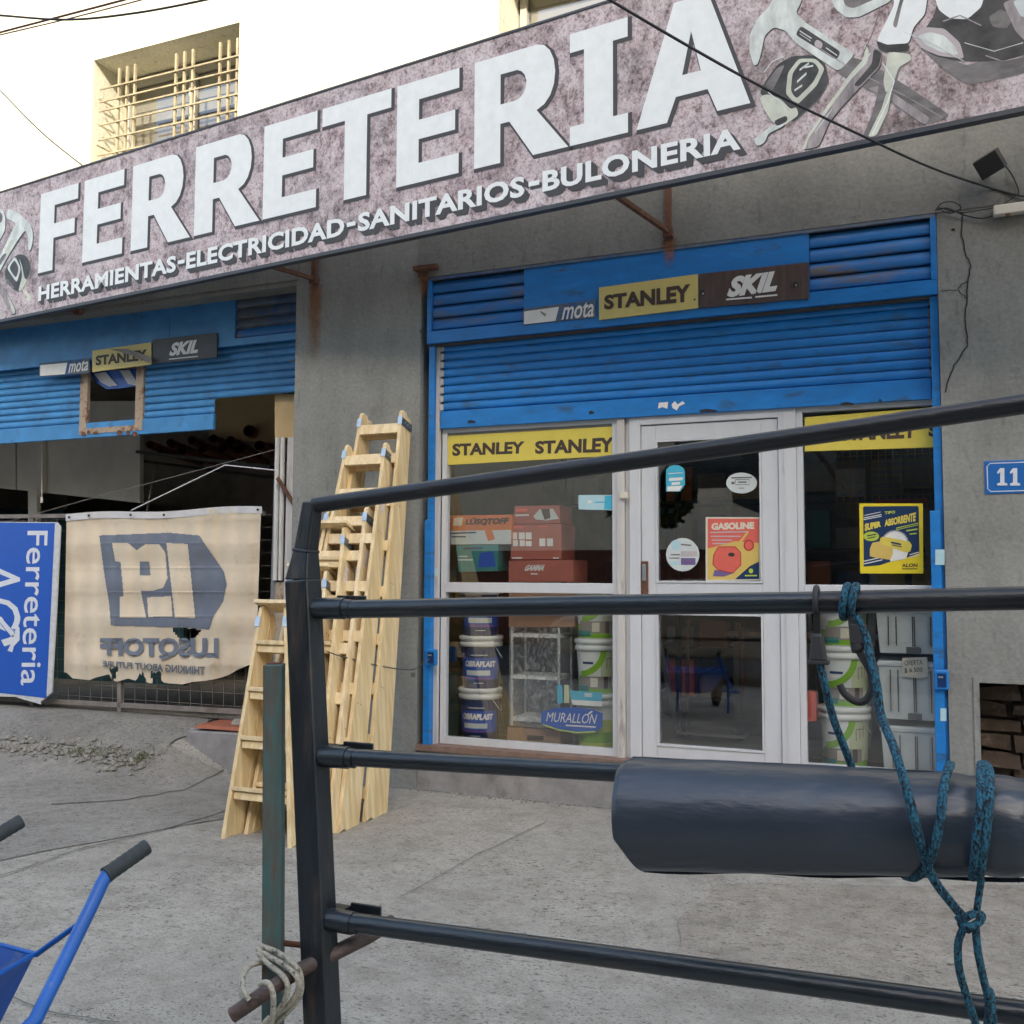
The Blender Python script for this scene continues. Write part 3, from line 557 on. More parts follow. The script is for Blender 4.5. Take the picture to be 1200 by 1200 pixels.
pp([(47,428),(79,425),(76,438.5),(47,440.5)], PY(yb+.0035), 'printed_bar', 'white', t)
text('mota', [(81,424),(104,421),(103,434),(80,437.5)], PY(yb+.0035), 'white', t, .015, .2)

# ------------------------------------------------------------------ the big FERRETERIA sign
sgn = thing('shop_sign', 'long printed FERRETERIA sign with white letters and tools jutting over the pavement', 'sign', (-3, -.74, 3.55))
ZB, ZTP = 3.556, 4.653
def spt(x, z, l=0.): return Vector((x, -(SA+SB*x)-l, z))
XA, XB = -8.4, 1.6
MB().obox([spt(XA,ZB), spt(XB,ZB), spt(XB,ZB,-.04), spt(XA,ZB,-.04), spt(XA,ZTP), spt(XB,ZTP), spt(XB,ZTP,-.04), spt(XA,ZTP,-.04)]).build('panel', 'sign_print', sgn)
fr_ = MB()
for za, zb_ in ((ZB-.022, ZB+.001), (ZTP-.004, ZTP+.010)): fr_.obox([spt(XA,za,.006), spt(XB,za,.006), spt(XB,za,-.045), spt(XA,za,-.045), spt(XA,zb_,.006), spt(XB,zb_,.006), spt(XB,zb_,-.045), spt(XA,zb_,-.045)])
fr_.build('frame', 'sign_frame', sgn)
for bx in (-6.4, -4.1, -1.45, -3.2, .9):
    pz = 3.60; foot = Vector((bx, -.01, 3.62)); tipy = -(SA+SB*(bx-.35))+.14
    br = MB()
    if bx != -3.2:
        br.beam((bx,-.02,3.60), (bx,-.02,4.4), .035, .035, (1,0,0)); br.beam((bx,-.03,3.62), (bx-.16,tipy,ZB+.08), .028, .028, (1,0,0)); br.box(bx-.03,bx+.03,-.05,-.006,3.585,3.63)
    else: br.box(bx-.06,bx+.12,-.06,-.006,3.575,3.605)
    br.build('bracket', 'rust', sgn)
    if bx in (-4.1, -3.2, -1.45):
        s_ = .065 if bx == -4.1 else .05; L = .62 if bx == -4.1 else .2
        MB().poly([(bx-s_,-.0075,3.58),(bx-s_*.7,-.0075,3.58-L),(bx+s_*.9,-.0075,3.58-L),(bx+s_,-.0075,3.58)]).build('rust_stain', 'rust_run', bld)
mb = MB()
# letter outlines, unit height; Verdana-bold-like
GL = {
 'F': (.62, [[(0,0),(.24,0),(.24,.40),(.58,.40),(.58,.58),(.24,.58),(.24,.81),(.62,.81),(.62,1),(0,1)]]),
 'E': (.66, [[(0,0),(.66,0),(.66,.19),(.24,.19),(.24,.42),(.62,.42),(.62,.61),(.24,.61),(.24,.81),(.66,.81),(.66,1),(0,1)]]),
 'T': (.74, [[(.25,0),(.49,0),(.49,.81),(.74,.81),(.74,1),(0,1),(0,.81),(.25,.81)]]),
 'I': (.48, [[(0,0),(.48,0),(.48,.17),(.36,.17),(.36,.83),(.48,.83),(.48,1),(0,1),(0,.83),(.12,.83),(.12,.17),(0,.17)]]),
 'A': (.86, [[(0,0),(.24,0),(.31,.20),(.55,.20),(.62,0),(.86,0),(.56,1),(.30,1)], [(.36,.37),(.43,.72),(.50,.37)]]),
 'R': (.80, [[(0,0),(.24,0),(.24,.36),(.32,.36),(.53,0),(.83,0),(.56,.40)]+[(.56+.16*math.sin(R(a))+(0 if a else 0), .705-.295*math.cos(R(a))) for a in range(25, 180, 22)]+[(.40,1),(0,1)],
              [(.24,.54),(.24,.82)]+[(.37+.10*math.cos(R(a)), .68+.14*math.sin(R(a))) for a in range(80, -90, -24)]]),
}
def letter_shape(ch, off):
    cu = bpy.data.curves.new('c', 'CURVE'); cu.dimensions = '2D'; cu.fill_mode = 'BOTH'
    for loop in GL[ch][1]:
        s_ = cu.splines.new('POLY'); s_.points.add(len(loop)-1); s_.use_cyclic_u = True
        for p_, c in zip(s_.points, loop): p_.co = (c[0], c[1], 0, 1)
    cu.offset = off; return curve_mesh(cu)
# baseline / cap line in world height, letter extents from the print
zc0, zc1 = atS(537, 203).z, atS(538, 80).z
ext = [('F',45.5,90),('E',97,144),('R',154,221),('R',228,302),('E',308.5,371),('T',377,458),('E',465,538),('R',556,662),('I',668,736),('A',746,879)]
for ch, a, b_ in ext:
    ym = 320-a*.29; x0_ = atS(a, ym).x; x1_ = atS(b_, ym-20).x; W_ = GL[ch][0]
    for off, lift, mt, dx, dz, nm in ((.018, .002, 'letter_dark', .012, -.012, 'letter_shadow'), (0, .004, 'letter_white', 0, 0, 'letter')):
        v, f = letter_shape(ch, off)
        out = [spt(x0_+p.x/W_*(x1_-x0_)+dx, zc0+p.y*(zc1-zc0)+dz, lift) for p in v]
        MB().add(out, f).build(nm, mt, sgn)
def sgnword(s, a, b_, z0_, z1_):
    xa_, xb_ = atS(a, 340-a*.2).x, atS(b_, 340-b_*.2).x
    fnw = lambda l, dx, dz: (lambda X, Y: spt(xa_+X*(xb_-xa_)+dx, z0_+Y*(z1_-z0_)+dz, l))
    q = [(0,1),(1,1),(1,0),(0,0)]
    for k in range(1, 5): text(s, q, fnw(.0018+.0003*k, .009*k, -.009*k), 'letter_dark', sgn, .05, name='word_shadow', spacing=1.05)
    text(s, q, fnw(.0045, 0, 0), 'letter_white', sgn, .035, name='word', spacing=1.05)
zl0, zl1 = atS(47, 352).z, atS(47, 333).z
zr0, zr1 = atS(868, 177).z, atS(868, 152).z
for s, a, b_ in (('HERRAMIENTAS',46,207),('ELECTRICIDAD',219,404),('SANITARIOS',420,615),('BULONERIA',636,868)): sgnword(s, a, b_, (zl0+zr0)/2, (zl1+zr1)/2)
for a in (213, 412, 626):
    x_ = atS(a, 340-a*.2).x; zm = (zl0+zl1+zr0+zr1)/4
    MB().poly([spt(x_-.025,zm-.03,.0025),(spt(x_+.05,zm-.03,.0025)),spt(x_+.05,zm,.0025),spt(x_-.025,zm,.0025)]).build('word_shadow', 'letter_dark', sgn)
    MB().poly([spt(x_-.035,zm-.012,.0045),(spt(x_+.035,zm-.012,.0045)),spt(x_+.035,zm+.016,.0045),spt(x_-.035,zm+.016,.0045)]).build('word', 'letter_white', sgn)
# printed tools, right group
Z3 = lambda pts: zp(pts, 800, 0, 3)
def smooth2(P, it=2):
    for _ in range(it):
        Q = []
        for a, b_ in zip(P, P[1:]+P[:1]):
            d_ = math.hypot(b_[0]-a[0], b_[1]-a[1]); t = min(.25, 2.2/max(d_, .01)); Q += [(a[0]*(1-t)+b_[0]*t, a[1]*(1-t)+b_[1]*t), (a[0]*t+b_[0]*(1-t), a[1]*t+b_[1]*(1-t))]
        P = Q
    return P
def sp(pts, mat, l, name='printed_tool'):
    pts = smooth2(list(pts))
    if name in ('printed_hammer', 'printed_pliers', 'printed_tool', 'printed_tape') and mat in ('tool_light', 'letter_white', 'tool_mid', 'tool_dark'):
        pp([(x+1.1, y+1.3) for x, y in pts], PS(max(.0006, l-.0009)), 'printed_outline', 'tool_dark' if mat != 'tool_dark' else 'tool_grey', sgn)
    return pp(pts, PS(l), name, mat, sgn)
sp(Z3([(830,165),(1000,230),(1220,150),(1230,250),(1150,270),(1000,300),(940,260)]), 'tool_grey', .0015, 'printed_grinder')
sp(Z3([(510,-30),(535,30),(575,62),(620,60),(730,5),(750,-30)]), 'tool_light', .0016)
sp(Z3([(560,-30),(570,20),(600,30),(680,-5),(690,-30)]), 'tool_grey', .002)
sp(Z3([(820,150),(880,60),(900,0),(1000,60),(1060,-40),(1230,-40),(1230,180),(1150,210),(1060,216),(960,214),(880,195)]), 'tool_dark', .0019, 'printed_grinder')
sp(Z3([(800,120),(850,95),(920,100),(975,150),(990,206),(900,196),(840,170)]), 'print_pink', .0022, 'printed_grinder')
sp(Z3([(825,125),(870,112),(920,125),(960,165),(970,195),(900,180),(850,155)]), 'tool_light', .0025, 'printed_grinder')
sp(Z3([(880,-30),(1065,-30),(1050,25),(1000,68),(940,65),(900,35)]), 'letter_white', .0024, 'printed_grinder')
sp(Z3([(1075,60),(1120,30),(1165,60),(1140,100),(1090,95)]), 'tool_grey', .0024, 'printed_grinder')
sp(Z3([(1125,10),(1230,-30),(1230,170),(1170,110)]), 'tool_mid', .0026, 'printed_grinder')
sp(Z3([(1160,5),(1230,-20),(1230,60),(1190,60)]), 'silver_ink', .0029, 'printed_grinder')
sp(Z3([(590,200),(650,215),(800,310),(940,405),(900,425),(855,440),(720,350),(600,290),(545,255)]), 'tool_grey', .0020, 'printed_hammer')
sp(Z3([(700,300),(870,415),(850,440),(720,350),(650,310)]), 'tool_mid', .0023, 'printed_hammer')
sp(Z3([(250,232),(234,180),(237,120),(262,65),(300,28),(335,-40),(430,-40),(415,10),(397,45),(430,78),(605,190),(570,230),(545,250),(395,150),(362,108),(320,95),(288,125),(275,190),(264,226)]), 'tool_light', .0023, 'printed_hammer')
sp(Z3([(415,90),(556,182),(541,212),(396,122)]), 'tool_dark', .0026, 'printed_hammer')
sp(Z3([(470,136),(495,152),(485,176),(460,160)]), 'print_pink', .0029, 'printed_hammer'); bars(sgn, PS(.0029), 'tool_light', [(937,36,951,45,1.6),(968,56,981,65,1.5),(937,39.5,950,48,.9),(967,61,979,69,.9)])
sp(Z3([(270,328),(290,285),(335,225),(385,197),(460,193),(500,222),(514,285),(480,345),(388,430),(345,385)]), 'tool_dark', .0024, 'printed_tape')
sp(Z3([(362,330),(370,255),(408,206),(468,206),(500,240),(472,300),(402,370)]), 'tool_lime', .0027, 'printed_tape')
sp(Z3([(380,320),(386,258),(415,218),(460,218),(482,245),(458,290),(400,348)]), 'tool_dark', .003, 'printed_tape')
bars(sgn, PS(.0034), 'tool_light', [(934,96,945,86,3),(937,82,948,74,2.5),(931,106,940,100,2.5),(943,79,953,77,2)])
sp(Z3([(290,300),(330,240),(360,225),(345,260),(310,330)]), 'tool_grey', .0027, 'printed_tape')
sp(Z3([(268,340),(300,330),(345,348),(380,385),(400,375),(408,405),(350,445),(315,430),(285,385)]), 'tool_lime', .0028, 'printed_tape')
sp(Z3([(248,490),(315,440),(350,425),(360,440),(300,470),(290,500),(262,515)]), 'tool_light', .0031, 'printed_tape'); sp(Z3([(320,425),(365,405),(370,425),(330,445)]), 'tool_dark', .0034, 'printed_tape')
sp(Z3([(640,152),(672,165),(700,180),(694,235),(620,310),(555,380),(515,430),(478,515),(420,527),(440,480),(520,370),(595,265),(645,210)]), 'tool_mid', .0029, 'printed_pliers')
sp(Z3([(640,152),(655,175),(650,220),(595,275),(520,375),(440,490),(432,525),(420,527),(440,475),(515,362),(590,258),(638,205)]), 'tool_lime', .0032, 'printed_pliers')
sp(Z3([(672,170),(700,185),(690,232),(620,305),(600,300),(665,225)]), 'tool_dark', .0034, 'printed_pliers')
sp(Z3([(722,180),(800,190),(808,212),(765,238),(745,320),(722,400),(690,480),(632,484),(672,385),(690,300),(712,245)]), 'tool_grey', .0029, 'printed_pliers')
sp(Z3([(722,180),(800,190),(806,210),(760,235),(738,300),(715,330),(705,290),(712,245)]), 'tool_lime', .0032, 'printed_pliers')
sp(Z3([(738,300),(722,390),(680,478),(650,482),(700,380),(715,330)]), 'tool_lime', .0033, 'printed_pliers')
sp(Z3([(682,140),(718,70),(742,20),(745,-40),(865,-40),(852,50),(812,95),(795,152),(700,158)]), 'letter_white', .0031, 'printed_pliers')
sp(Z3([(738,90),(752,100),(770,20),(790,-40),(775,-40)]), 'tool_grey', .0034, 'printed_pliers')
sp(Z3([(680,142),(720,158),(796,152),(795,180),(720,184),(690,172)]), 'tool_dark', .0036, 'printed_pliers')
for q_, w_, mt_, l_ in (([(958,55),(1000,82),(1060,112),(1105,138)],1.2,'tool_mid',.0031),([(975,128),(955,155)],1.0,'tool_light',.0034),([(985,105),(1010,78),(1020,62)],1.4,'tool_light',.0038),([(1035,75),(1048,95),(1040,120),(1022,158)],1.2,'letter_white',.0038),
    ([(1060,38),(1092,50),(1130,72)],1.0,'tool_light',.0034),([(1105,25),(1125,18),(1150,30)],1.5,'tool_mid',.0034),([(1155,65),(1175,72),(1199,66)],1.4,'tool_mid',.0034),([(1130,50),(1165,60),(1199,50)],.9,'tool_light',.0034),([(895,85),(905,72),(918,66)],1.2,'tool_light',.0031),([(900,108),(915,120),(925,130)],1.0,'tool_light',.0031),([(1010,66),(1022,40),(1032,8)],1.0,'tool_grey',.0038)):
    pp(stroke(q_, w_), PS(l_), 'printed_highlight', mt_, sgn)
# left group
Z7 = lambda pts: zp(pts, 0, 220, 7.5)
sp(Z7([(-60,180),(20,185),(48,250),(45,370),(0,460),(-60,500)]), 'tool_light', .0016); sp(Z7([(-60,215),(15,215),(25,270),(10,310),(-60,330)]), 'tool_grey', .002)
sp(Z7([(55,270),(58,210),(85,180),(180,235),(235,290),(272,330),(290,400),(286,490),(264,558),(247,540),(245,440),(235,385),(213,380),(150,470),(60,620),(0,730),(-70,830),(-70,720),(0,600),(120,350),(142,320),(120,300)]), 'tool_light', .0023, 'printed_hammer')
sp(Z7([(100,455),(130,460),(60,580),(40,560)]), 'tool_lime', .0026, 'printed_hammer'); sp(Z7([(30,580),(65,575),(0,690),(-20,660)]), 'tool_grey', .0027, 'printed_hammer')
sp(Z7([(42,730),(95,630),(165,580),(235,600),(268,680),(258,750),(225,810),(160,915),(110,885),(48,810)]), 'tool_dark', .0024, 'printed_tape')
sp(Z7([(58,705),(130,598),(185,705),(148,838)]), 'tool_light', .0027, 'printed_tape'); sp(Z7([(78,705),(128,628),(166,708),(142,800)]), 'tool_dark', .003, 'printed_tape')
sp(Z7([(165,610),(195,690),(215,800),(245,810),(205,880),(160,920),(175,850),(195,780),(185,690)]), 'tool_lime', .0031, 'printed_tape'); sp(Z7([(190,880),(235,915),(278,955),(265,1005),(232,990),(238,950),(200,915)]), 'tool_lime', .0031, 'printed_tape')
sp(Z7([(60,790),(125,870),(120,890),(50,830)]), 'tool_grey', .003, 'printed_tape')
sp(Z7([(-60,800),(10,840),(70,940),(130,1060),(135,1105),(95,1115),(50,1020),(-20,900),(-60,900)]), 'tool_mid', .002, 'printed_pliers'); sp(Z7([(60,930),(128,1060),(132,1105),(112,1108)]), 'tool_lime', .0023, 'printed_pliers')

# ------------------------------------------------------------------ shop front joinery
GY = .10                     # front face of frames
def fbox(x0, x1, z0, z1, y0=GY, y1=GY+.06): return MB().box(x0, x1, y0, y1, z0, z1)
WL, WR = -3.06, -1.86; zbot, zmid0, zmid1, ztop = .30, atY(620, 695, GY).z, atY(620, 683, GY).z, 2.47
zmid1 = max(zmid1, zmid0+.05)
def window(x0, x1, fr_w=.035, mid=True, sills=True):
    f = MB().box(x0-fr_w, x0, GY, GY+.06, zbot, ztop).box(x1, x1+fr_w, GY, GY+.06, zbot, ztop).box(x0, x1, GY+.002, GY+.058, zbot, zbot+.045).box(x0, x1, GY+.002, GY+.058, ztop-.03, ztop)
    wd = f.build('window', 'white_paint', bld)
    MB().box(x0, x1, GY-.006, GY+.058, zmid0, zmid1).build('transom', 'white_paint', wd, .004)
    for a, b_ in ((zbot+.045, zmid0), (zmid1, ztop-.03)): MB().poly([(x0,GY+.03,a),(x1,GY+.03,a),(x1,GY+.03,b_),(x0,GY+.03,b_)]).build('pane', 'glass', wd)
    return wd
window(WL, WR); DL, DR = -1.70, -.80
xq = atY(943, 690, GY).x; window(xq, XR-.03)
# mullion posts
MB().box(WR+.037, WR+.085, GY-.02, GY+.06, .30, ztop).build('mullion', 'white_old', bld); MB().box(WR+.088, WR+.115, GY+.01, GY+.05, .30, ztop).build('mullion', 'white_paint', bld)
d0, d1 = atY(752, 700, GY).x, atY(914, 700, GY).x; pz0, pz1 = atY(830, 878, GY).z, atY(830, 694, GY).z
MB().box(WR+.117, d0-.003, GY-.012, GY+.06, .30, ztop).build('door_frame', 'white_paint', bld, .003)
MB().box(d1+.003, xq-.037, GY-.012, GY+.06, .30, ztop).build('door_frame', 'white_paint', bld, .003); MB().box(d1+.035, d1+.045, GY-.018, GY-.0125, .30, ztop).build('door_bead', 'white_paint', bld)
dtop = atY(830, 494, GY).z
MB().box(d0-.003, d1+.003, GY-.012, GY+.06, dtop, ztop).build('door_frame', 'white_paint', bld, .003)
gx0, gx1 = atY(769, 700, GY).x, atY(894, 700, GY).x; gz0 = atY(830, 878, GY).z; gz1 = atY(830, 719, GY).z; gz2 = atY(830, 683, GY).z; gz3 = atY(830, 513, GY).z
dr = MB().box(d0, gx0, GY, GY+.05, .312, dtop-.005).box(gx1, d1, GY, GY+.05, .312, dtop-.005).box(gx0, gx1, GY+.001, GY+.05, .312, gz0).box(gx0, gx1, GY+.001, GY+.05, gz1, gz2).box(gx0, gx1, GY+.001, GY+.05, gz3, dtop-.005).build('door', 'white_paint', bld, .004)
for a, b_ in ((gz0, gz1), (gz2, gz3)):
    MB().poly([(gx0,GY+.03,a),(gx1,GY+.03,a),(gx1,GY+.03,b_),(gx0,GY+.03,b_)]).build('pane', 'glass', dr)
    bd = MB(); e = .012
    for q in ((gx0,gx0+e,a,b_),(gx1-e,gx1,a,b_),(gx0+e,gx1-e,a,a+e),(gx0+e,gx1-e,b_-e,b_)): bd.box(q[0], q[1], GY-.006, GY+.028, q[2], q[3])
    bd.build('glazing_bead', 'white_paint', dr)
p = atY(756, 677, GY); MB().box(p.x-.022, p.x+.022, GY-.014, GY-.001, p.z-.115, p.z+.105).build('lock_plate', 'rust', dr, .004); MB().box(p.x-.014, p.x+.010, GY-.022, GY-.0145, p.z-.02, p.z+.085).build('keyhole_plate', 'galv', dr, .004)
MB().box(XL+.10, XR-.04, GY-.004, GY+.07, ztop+.002, ztop+.06).build('head_rail', 'white_old', bld)
p = atY(733, 581, GY); MB().box(p.x-.025, p.x+.025, GY-.045, GY-.021, p.z-.02, p.z+.022).build('doorbell', 'cream_card', bld, .005)

# stickers and posters on the glass
FY = GY+.018
def sheet(q, y, mat, name, label, cat):
    c = atY(*q[-1], y); t = thing(name, label, cat, c); MB().prism([atY(*p, y) for p in q], (0, .001, 0)).build('sheet', mat, t); return t
t = sheet([(523,511),(720,499.5),(720,534),(523,545)], FY, 'yellow', 'window_sticker', 'yellow strip lettered STANLEY twice across the top of the left window', 'sticker')
text('STANLEY', [(530,520),(615,517),(614,531.5),(530,534.5)], PY(FY-.001), 'brown_ink', t, .045); text('STANLEY', [(627,517),(720,512),(719,530),(627,532)], PY(FY-.001), 'brown_ink', t, .045)
t = sheet([(943,489),(1100,477),(1100,524),(943,529)], FY, 'yellow', 'window_sticker', 'yellow strip lettered STANLEY behind the top bar, right window', 'sticker')
text('STANLEY', [(985,500),(1075,493),(1074,513.5),(985,517)], PY(FY-.001), 'brown_ink', t, .045); text('S', [(1088,497),(1100,496),(1100,512),(1088,512)], PY(FY-.001), 'brown_ink', t, .06)
t = sheet([(678,580),(718,580),(718,598),(678,597)], FY, 'pale_blue', 'window_sticker', 'small pale blue rectangular sticker at upper right of the left window', 'sticker')
pp(ell(691,588,2.5,2,10), PY(FY-.001), 'printed_logo', 'white', t); bars(t, PY(FY-.001), 'sky_blue', [(697,588.5,709,588.5,1.4)]); pp([(709,581),(718,581),(718,597),(708,597)], PY(FY-.001), 'printed_band', 'sky_blue', t)
t = sheet(ell(791.5,553,11,8,20,180,360)+[(802.5,568),(797,576),(780.5,576)], FY, 'sky_blue', 'window_sticker', 'blue arched sticker at the upper left of the door glass', 'sticker')
bars(t, PY(FY-.001), 'white', [(783,555,800,554,1),(784,562,800,561,3.6),(787,567,797,566,3.2)]); pp([(782,570),(800,569),(796,575.5),(782,575.5)], PY(FY-.001), 'printed_band', 'white', t)
t = sheet(ell(869,566,18,12.2,32), FY, 'silver_ink', 'window_sticker', 'silver oval sticker at the upper right of the door glass', 'sticker')
bars(t, PY(FY-.001), 'tool_grey', [(857,560,881,559.5,1.6),(857,566,861,566,3),(866,572,872,572,1)]); q = ell(869,566,16.5,11,32); pp(stroke([(862,562),(878,562),(878,568),(862,568),(862,562)], .8), PY(FY-.001), 'printed_box', 'tool_grey', t); bars(t, PY(FY-.0015), 'tool_grey', [(865,565,875,565,1.8)])
t = sheet(ell(800,650,19.5,19.5,36), FY, 'silver_ink', 'window_sticker', 'round silver sticker above the door crossbar left of the poster', 'sticker')
for a, mt in ((rect(787,634,797,644), 'pale_blue'), (rect(798,646,817,652), 'print_pink'), (rect(798,654,815,662), 'purple'), (rect(785,658,797,662), 'pale_blue')): pp(a, PY(FY-.001), 'printed_block', mt, t)
bars(t, PY(FY-.0015), 'tool_grey', [(798,638,810,639,1.6),(786,650,797,650,1.4),(784,654,796,654,1.2)])
# gasoline poster
t = sheet([(827,606),(891,606),(890.5,680),(827,681)], FY, 'cream_card', 'poster', 'red and yellow GASOLINE poster of a red fuel can on the door glass', 'poster')
A = lambda pts: zp(pts, 740, 450, 4.615)
f1 = PY(FY-.001); f2 = PY(FY-.0016); f3 = PY(FY-.0022); f4 = PY(FY-.003)
pp(A([(412,728),(690,728),(690,1055),(412,1058)]), f1, 'printed_field', 'gold', t); pp(A([(412,728),(690,728),(690,860),(560,850),(412,890)]), f2, 'printed_field', 'salmon', t)
text('GASOLINE', A([(432,752),(664,746),(664,784),(432,790)]), f3, 'cream_card', t, .06)
bars(t, f3, 'print_pink', [(832,624,877,623,1.5),(833,628.5,868,628.5,1.5),(834,633,858,633,1.5),(835,637,852,637,1.5)])
pp(A([(450,1005),(560,1020),(500,1042),(440,1040)]), f2, 'printed_shade', 'purple', t)
pp(A([(470,880),(560,880),(590,910),(592,980),(545,1022),(470,1005),(440,975),(445,925)]), f3, 'printed_can', 'salmon', t); pp(stroke(A([(470,880),(560,880),(590,910),(592,980),(545,1022),(470,1005),(440,975),(445,925),(470,880)]), .9), f4, 'printed_outline', 'red', t)
pp(ell(857,650,4,2.4,12), f4, 'printed_cap', 'tool_dark', t); pp(stroke(A([(560,880),(600,840),(630,800)]), 2.6), f4, 'printed_spout', 'gold', t)
pp(ell(877.5,639,6.2,6.6,20), f3, 'printed_disc', 'red', t); pp(ell(877.5,639,4.6,5,20), f4, 'printed_disc', 'salmon', t)
pp(A([(690,960),(690,1055),(560,1056),(640,985)]), f3, 'printed_corner', 'poster_navy', t); pp(ell(880,669,2.6,2.8,12), f4, 'printed_logo', 'lime_yellow', t); bars(t, f4, 'lime_yellow', [(873,674.5,887,674.5,1.6)])
# super absorbente poster
t = sheet([(1007,590),(1081.5,590),(1082,672),(1008,672)], FY-.006, 'poster_yellow', 'poster', 'yellow and navy SUPER ABSORBENTE poster on the right window', 'poster')
A = lambda pts: zp(pts, 940, 530, 7.06); f1, f2, f3, f4 = [PY(FY-.006-k) for k in (.001, .0018, .0026, .0034)]
pp(A([(505,455),(515,448),(955,445),(965,455),(970,835),(870,870),(730,905),(640,935),(510,945)]), f1, 'printed_field', 'poster_navy', t)
text('SUPER', A([(518,590),(652,568),(652,615),(518,655)]), f2, 'yellow', t, .07); text('ABSORBENTE', A([(682,560),(942,495),(938,570),(682,615)]), f2, 'yellow', t, .05); text('TIPO', A([(682,490),(770,482),(770,505),(682,515)]), f2, 'lime_yellow', t, .03)
bars(t, f2, 'white', [(1012,607,1033,603,1),(1012,609,1033,605,.9),(1013,606-2,1032,602-2,.7)]); bars(t, f2, 'lime_yellow', [(1050,619,1076,613,1),(1050,621,1076,615,.8),(1062,622,1075,620,1.6),(1066,626,1074,625,1.2)])
st = [];
for k in range(60): a = R(180+k*3.05); r_ = 120 if k % 2 else 98; st.append((768+r_*math.cos(a), 760+r_*math.sin(a)))
pp(A(st+[(880,820),(860,880),(730,905),(720,800)]), f2, 'printed_burst', 'white', t)
pp(A([(560,800),(580,750),(650,735),(750,790),(752,840),(725,890),(600,870),(560,860)]), f3, 'printed_cloth', 'gold', t)
pp(A([(660,700),(720,705),(890,740),(908,770),(895,820),(860,830),(700,775),(645,750),(645,715)]), f4, 'printed_roll', 'yellow', t); bars(t, PY(FY-.011), 'poster_navy', [(1044,635.5,1056,638,2),(1045,638.5,1057,641,1)])
pp(ell(1021,628.5,9.2,5.6,20), f2, 'printed_oval', 'lime_yellow', t); bars(t, f3, 'poster_navy', [(1016,628,1027,626,1.4),(1016.5,631,1026,629,1.2)])
for k in (0, 1): bars(t, f2, 'white', [(1012,661-3.2*k,1034,656-3.2*k,1.1),(1066,653-3*k,1077,650-3*k,1.1)])
text('ALON', A([(825,922),(955,918),(953,950),(825,950)]), f2, 'brown_ink', t, .03); bars(t, f2, 'brown_ink', [(1057,666.5,1075,666.5,.9)])

# ------------------------------------------------------------------ inside the shop
inn = thing('shop_interior', 'dim interior walls and tiled floor seen through the shop windows', 'shop interior', (-1.5, 2, .26))
MB().poly([(XL-1,.6,.262),(1.5,.6,.262),(1.5,5,.262),(XL-1,5,.262)]).build('floor', 'interior_floor', inn); MB().box(XL-1,1.5,5,5.1,.2,3.6).build('back_wall', 'interior_wall', inn)
MB().box(XL-1.05,XL-1,.45,5,.2,3.6).build('side_wall', 'interior_wall', inn); MB().box(1.5,1.55,.45,5,.2,3.6).build('side_wall', 'interior_wall', inn); MB().box(XL-1,1.5,.3,5.1,3.0,3.1).build('ceiling', 'panel_grey', inn)
MB().box(XL+.03,XR+.6,.6,.62,-.05,.262).build('floor_edge', 'interior_dark', inn)
MB().box(XL-1,XL-.0,.44,.45,.2,3.6).box(XR,1.5,.44,.45,.2,3.6).build('front_return', 'interior_wall', inn)
shf = thing('shelving', 'dark metal shelving along the back of the shop', 'shelving', (-1.2, 2.1, .26))
for z in (.45,.85,1.25,1.65,2.05,2.4): MB().box(-2.9,1.2,2.0,2.4,z,z+.025).build('shelf', 'interior_dark', shf)
for x in (-2.9,-1.9,-.9,.1,1.1): MB().box(x,x+.04,2.0,2.04,.26,2.7).build('upright', 'interior_dark', shf)
protoB = None
for z in (.475,.875,1.275,1.675,2.075):
    for x in [-2.8+.27*i for i in range(14)]:
        if random.random() < .25: continue
        o = MB().box(-.11,.11,-.1,.1,0,random.choice([.16,.22,.28,.3])).build('carton', random.choice(['red_carton','carton_brown','white','teal','gold','grey_photo','orange','crate_grey','navy']))
        o.location = (x+.12, 2.14, z); tag(o, 'dim packet of stock on the shelving at the back of the shop', 'carton', 'stock on the back shelves')
ct = thing('counter', 'low dark counter inside the shop behind the door', 'counter', (-.9, 2.4, .26)); MB().box(-1.35,-.45,1.55,1.85,.26,1.0).build('body', 'interior_dark', ct); MB().box(-1.4,-.4,1.5,1.9,1.002,1.04).build('top', 'timber_sill', ct)
def alu_ladder(x, y, h, label, w_=.4):
    t = thing('aluminium_stepladder', label, 'stepladder', (x, y, .262))
    for s_ in (-1, 1):
        MB().beam((x+s_*w_/2, y-.25, .262), (x+s_*w_*.33, y, .262+h), .05, .02, (1,0,0)).build('stile', 'alu', t); MB().beam((x+s_*w_/2, y+.3, .262), (x+s_*w_*.33, y+.02, .262+h), .03, .02, (1,0,0)).build('rear_leg', 'alu', t)
    for k in range(1, int(h/.25)):
        f_ = k*.25/h; MB().box(x-w_/2*(1-f_*.33), x+w_/2*(1-f_*.33), y-.25+.25*f_-.03, y-.25+.25*f_+.04, .262+k*.25, .262+k*.25+.03).build('step', 'alu', t)
    MB().box(x-w_*.36, x+w_*.36, y-.06, y+.08, .262+h, .262+h+.05).build('cap', 'red', t)
    MB().beam((x-w_*.4, y+.25, .36), (x+w_*.42, y+.2, .60), .02, .01, (0,0,1)).build('brace', 'alu', t); MB().beam((x+w_*.4, y+.25, .36), (x-w_*.42, y+.2, .60), .02, .01, (0,0,1)).build('brace', 'alu', t)
alu_ladder(-2.05, 1.3, .82, 'low aluminium stepladder standing inside the shop behind the door glass', .5)
alu_ladder(-.15, 1.6, 1.7, 'tall aluminium stepladder with red top behind the right window', .5)
tr_ = thing('hand_trolley', 'dark hand trolley standing behind the lower door glass', 'trolley', (-1.45, 1.3, .262))
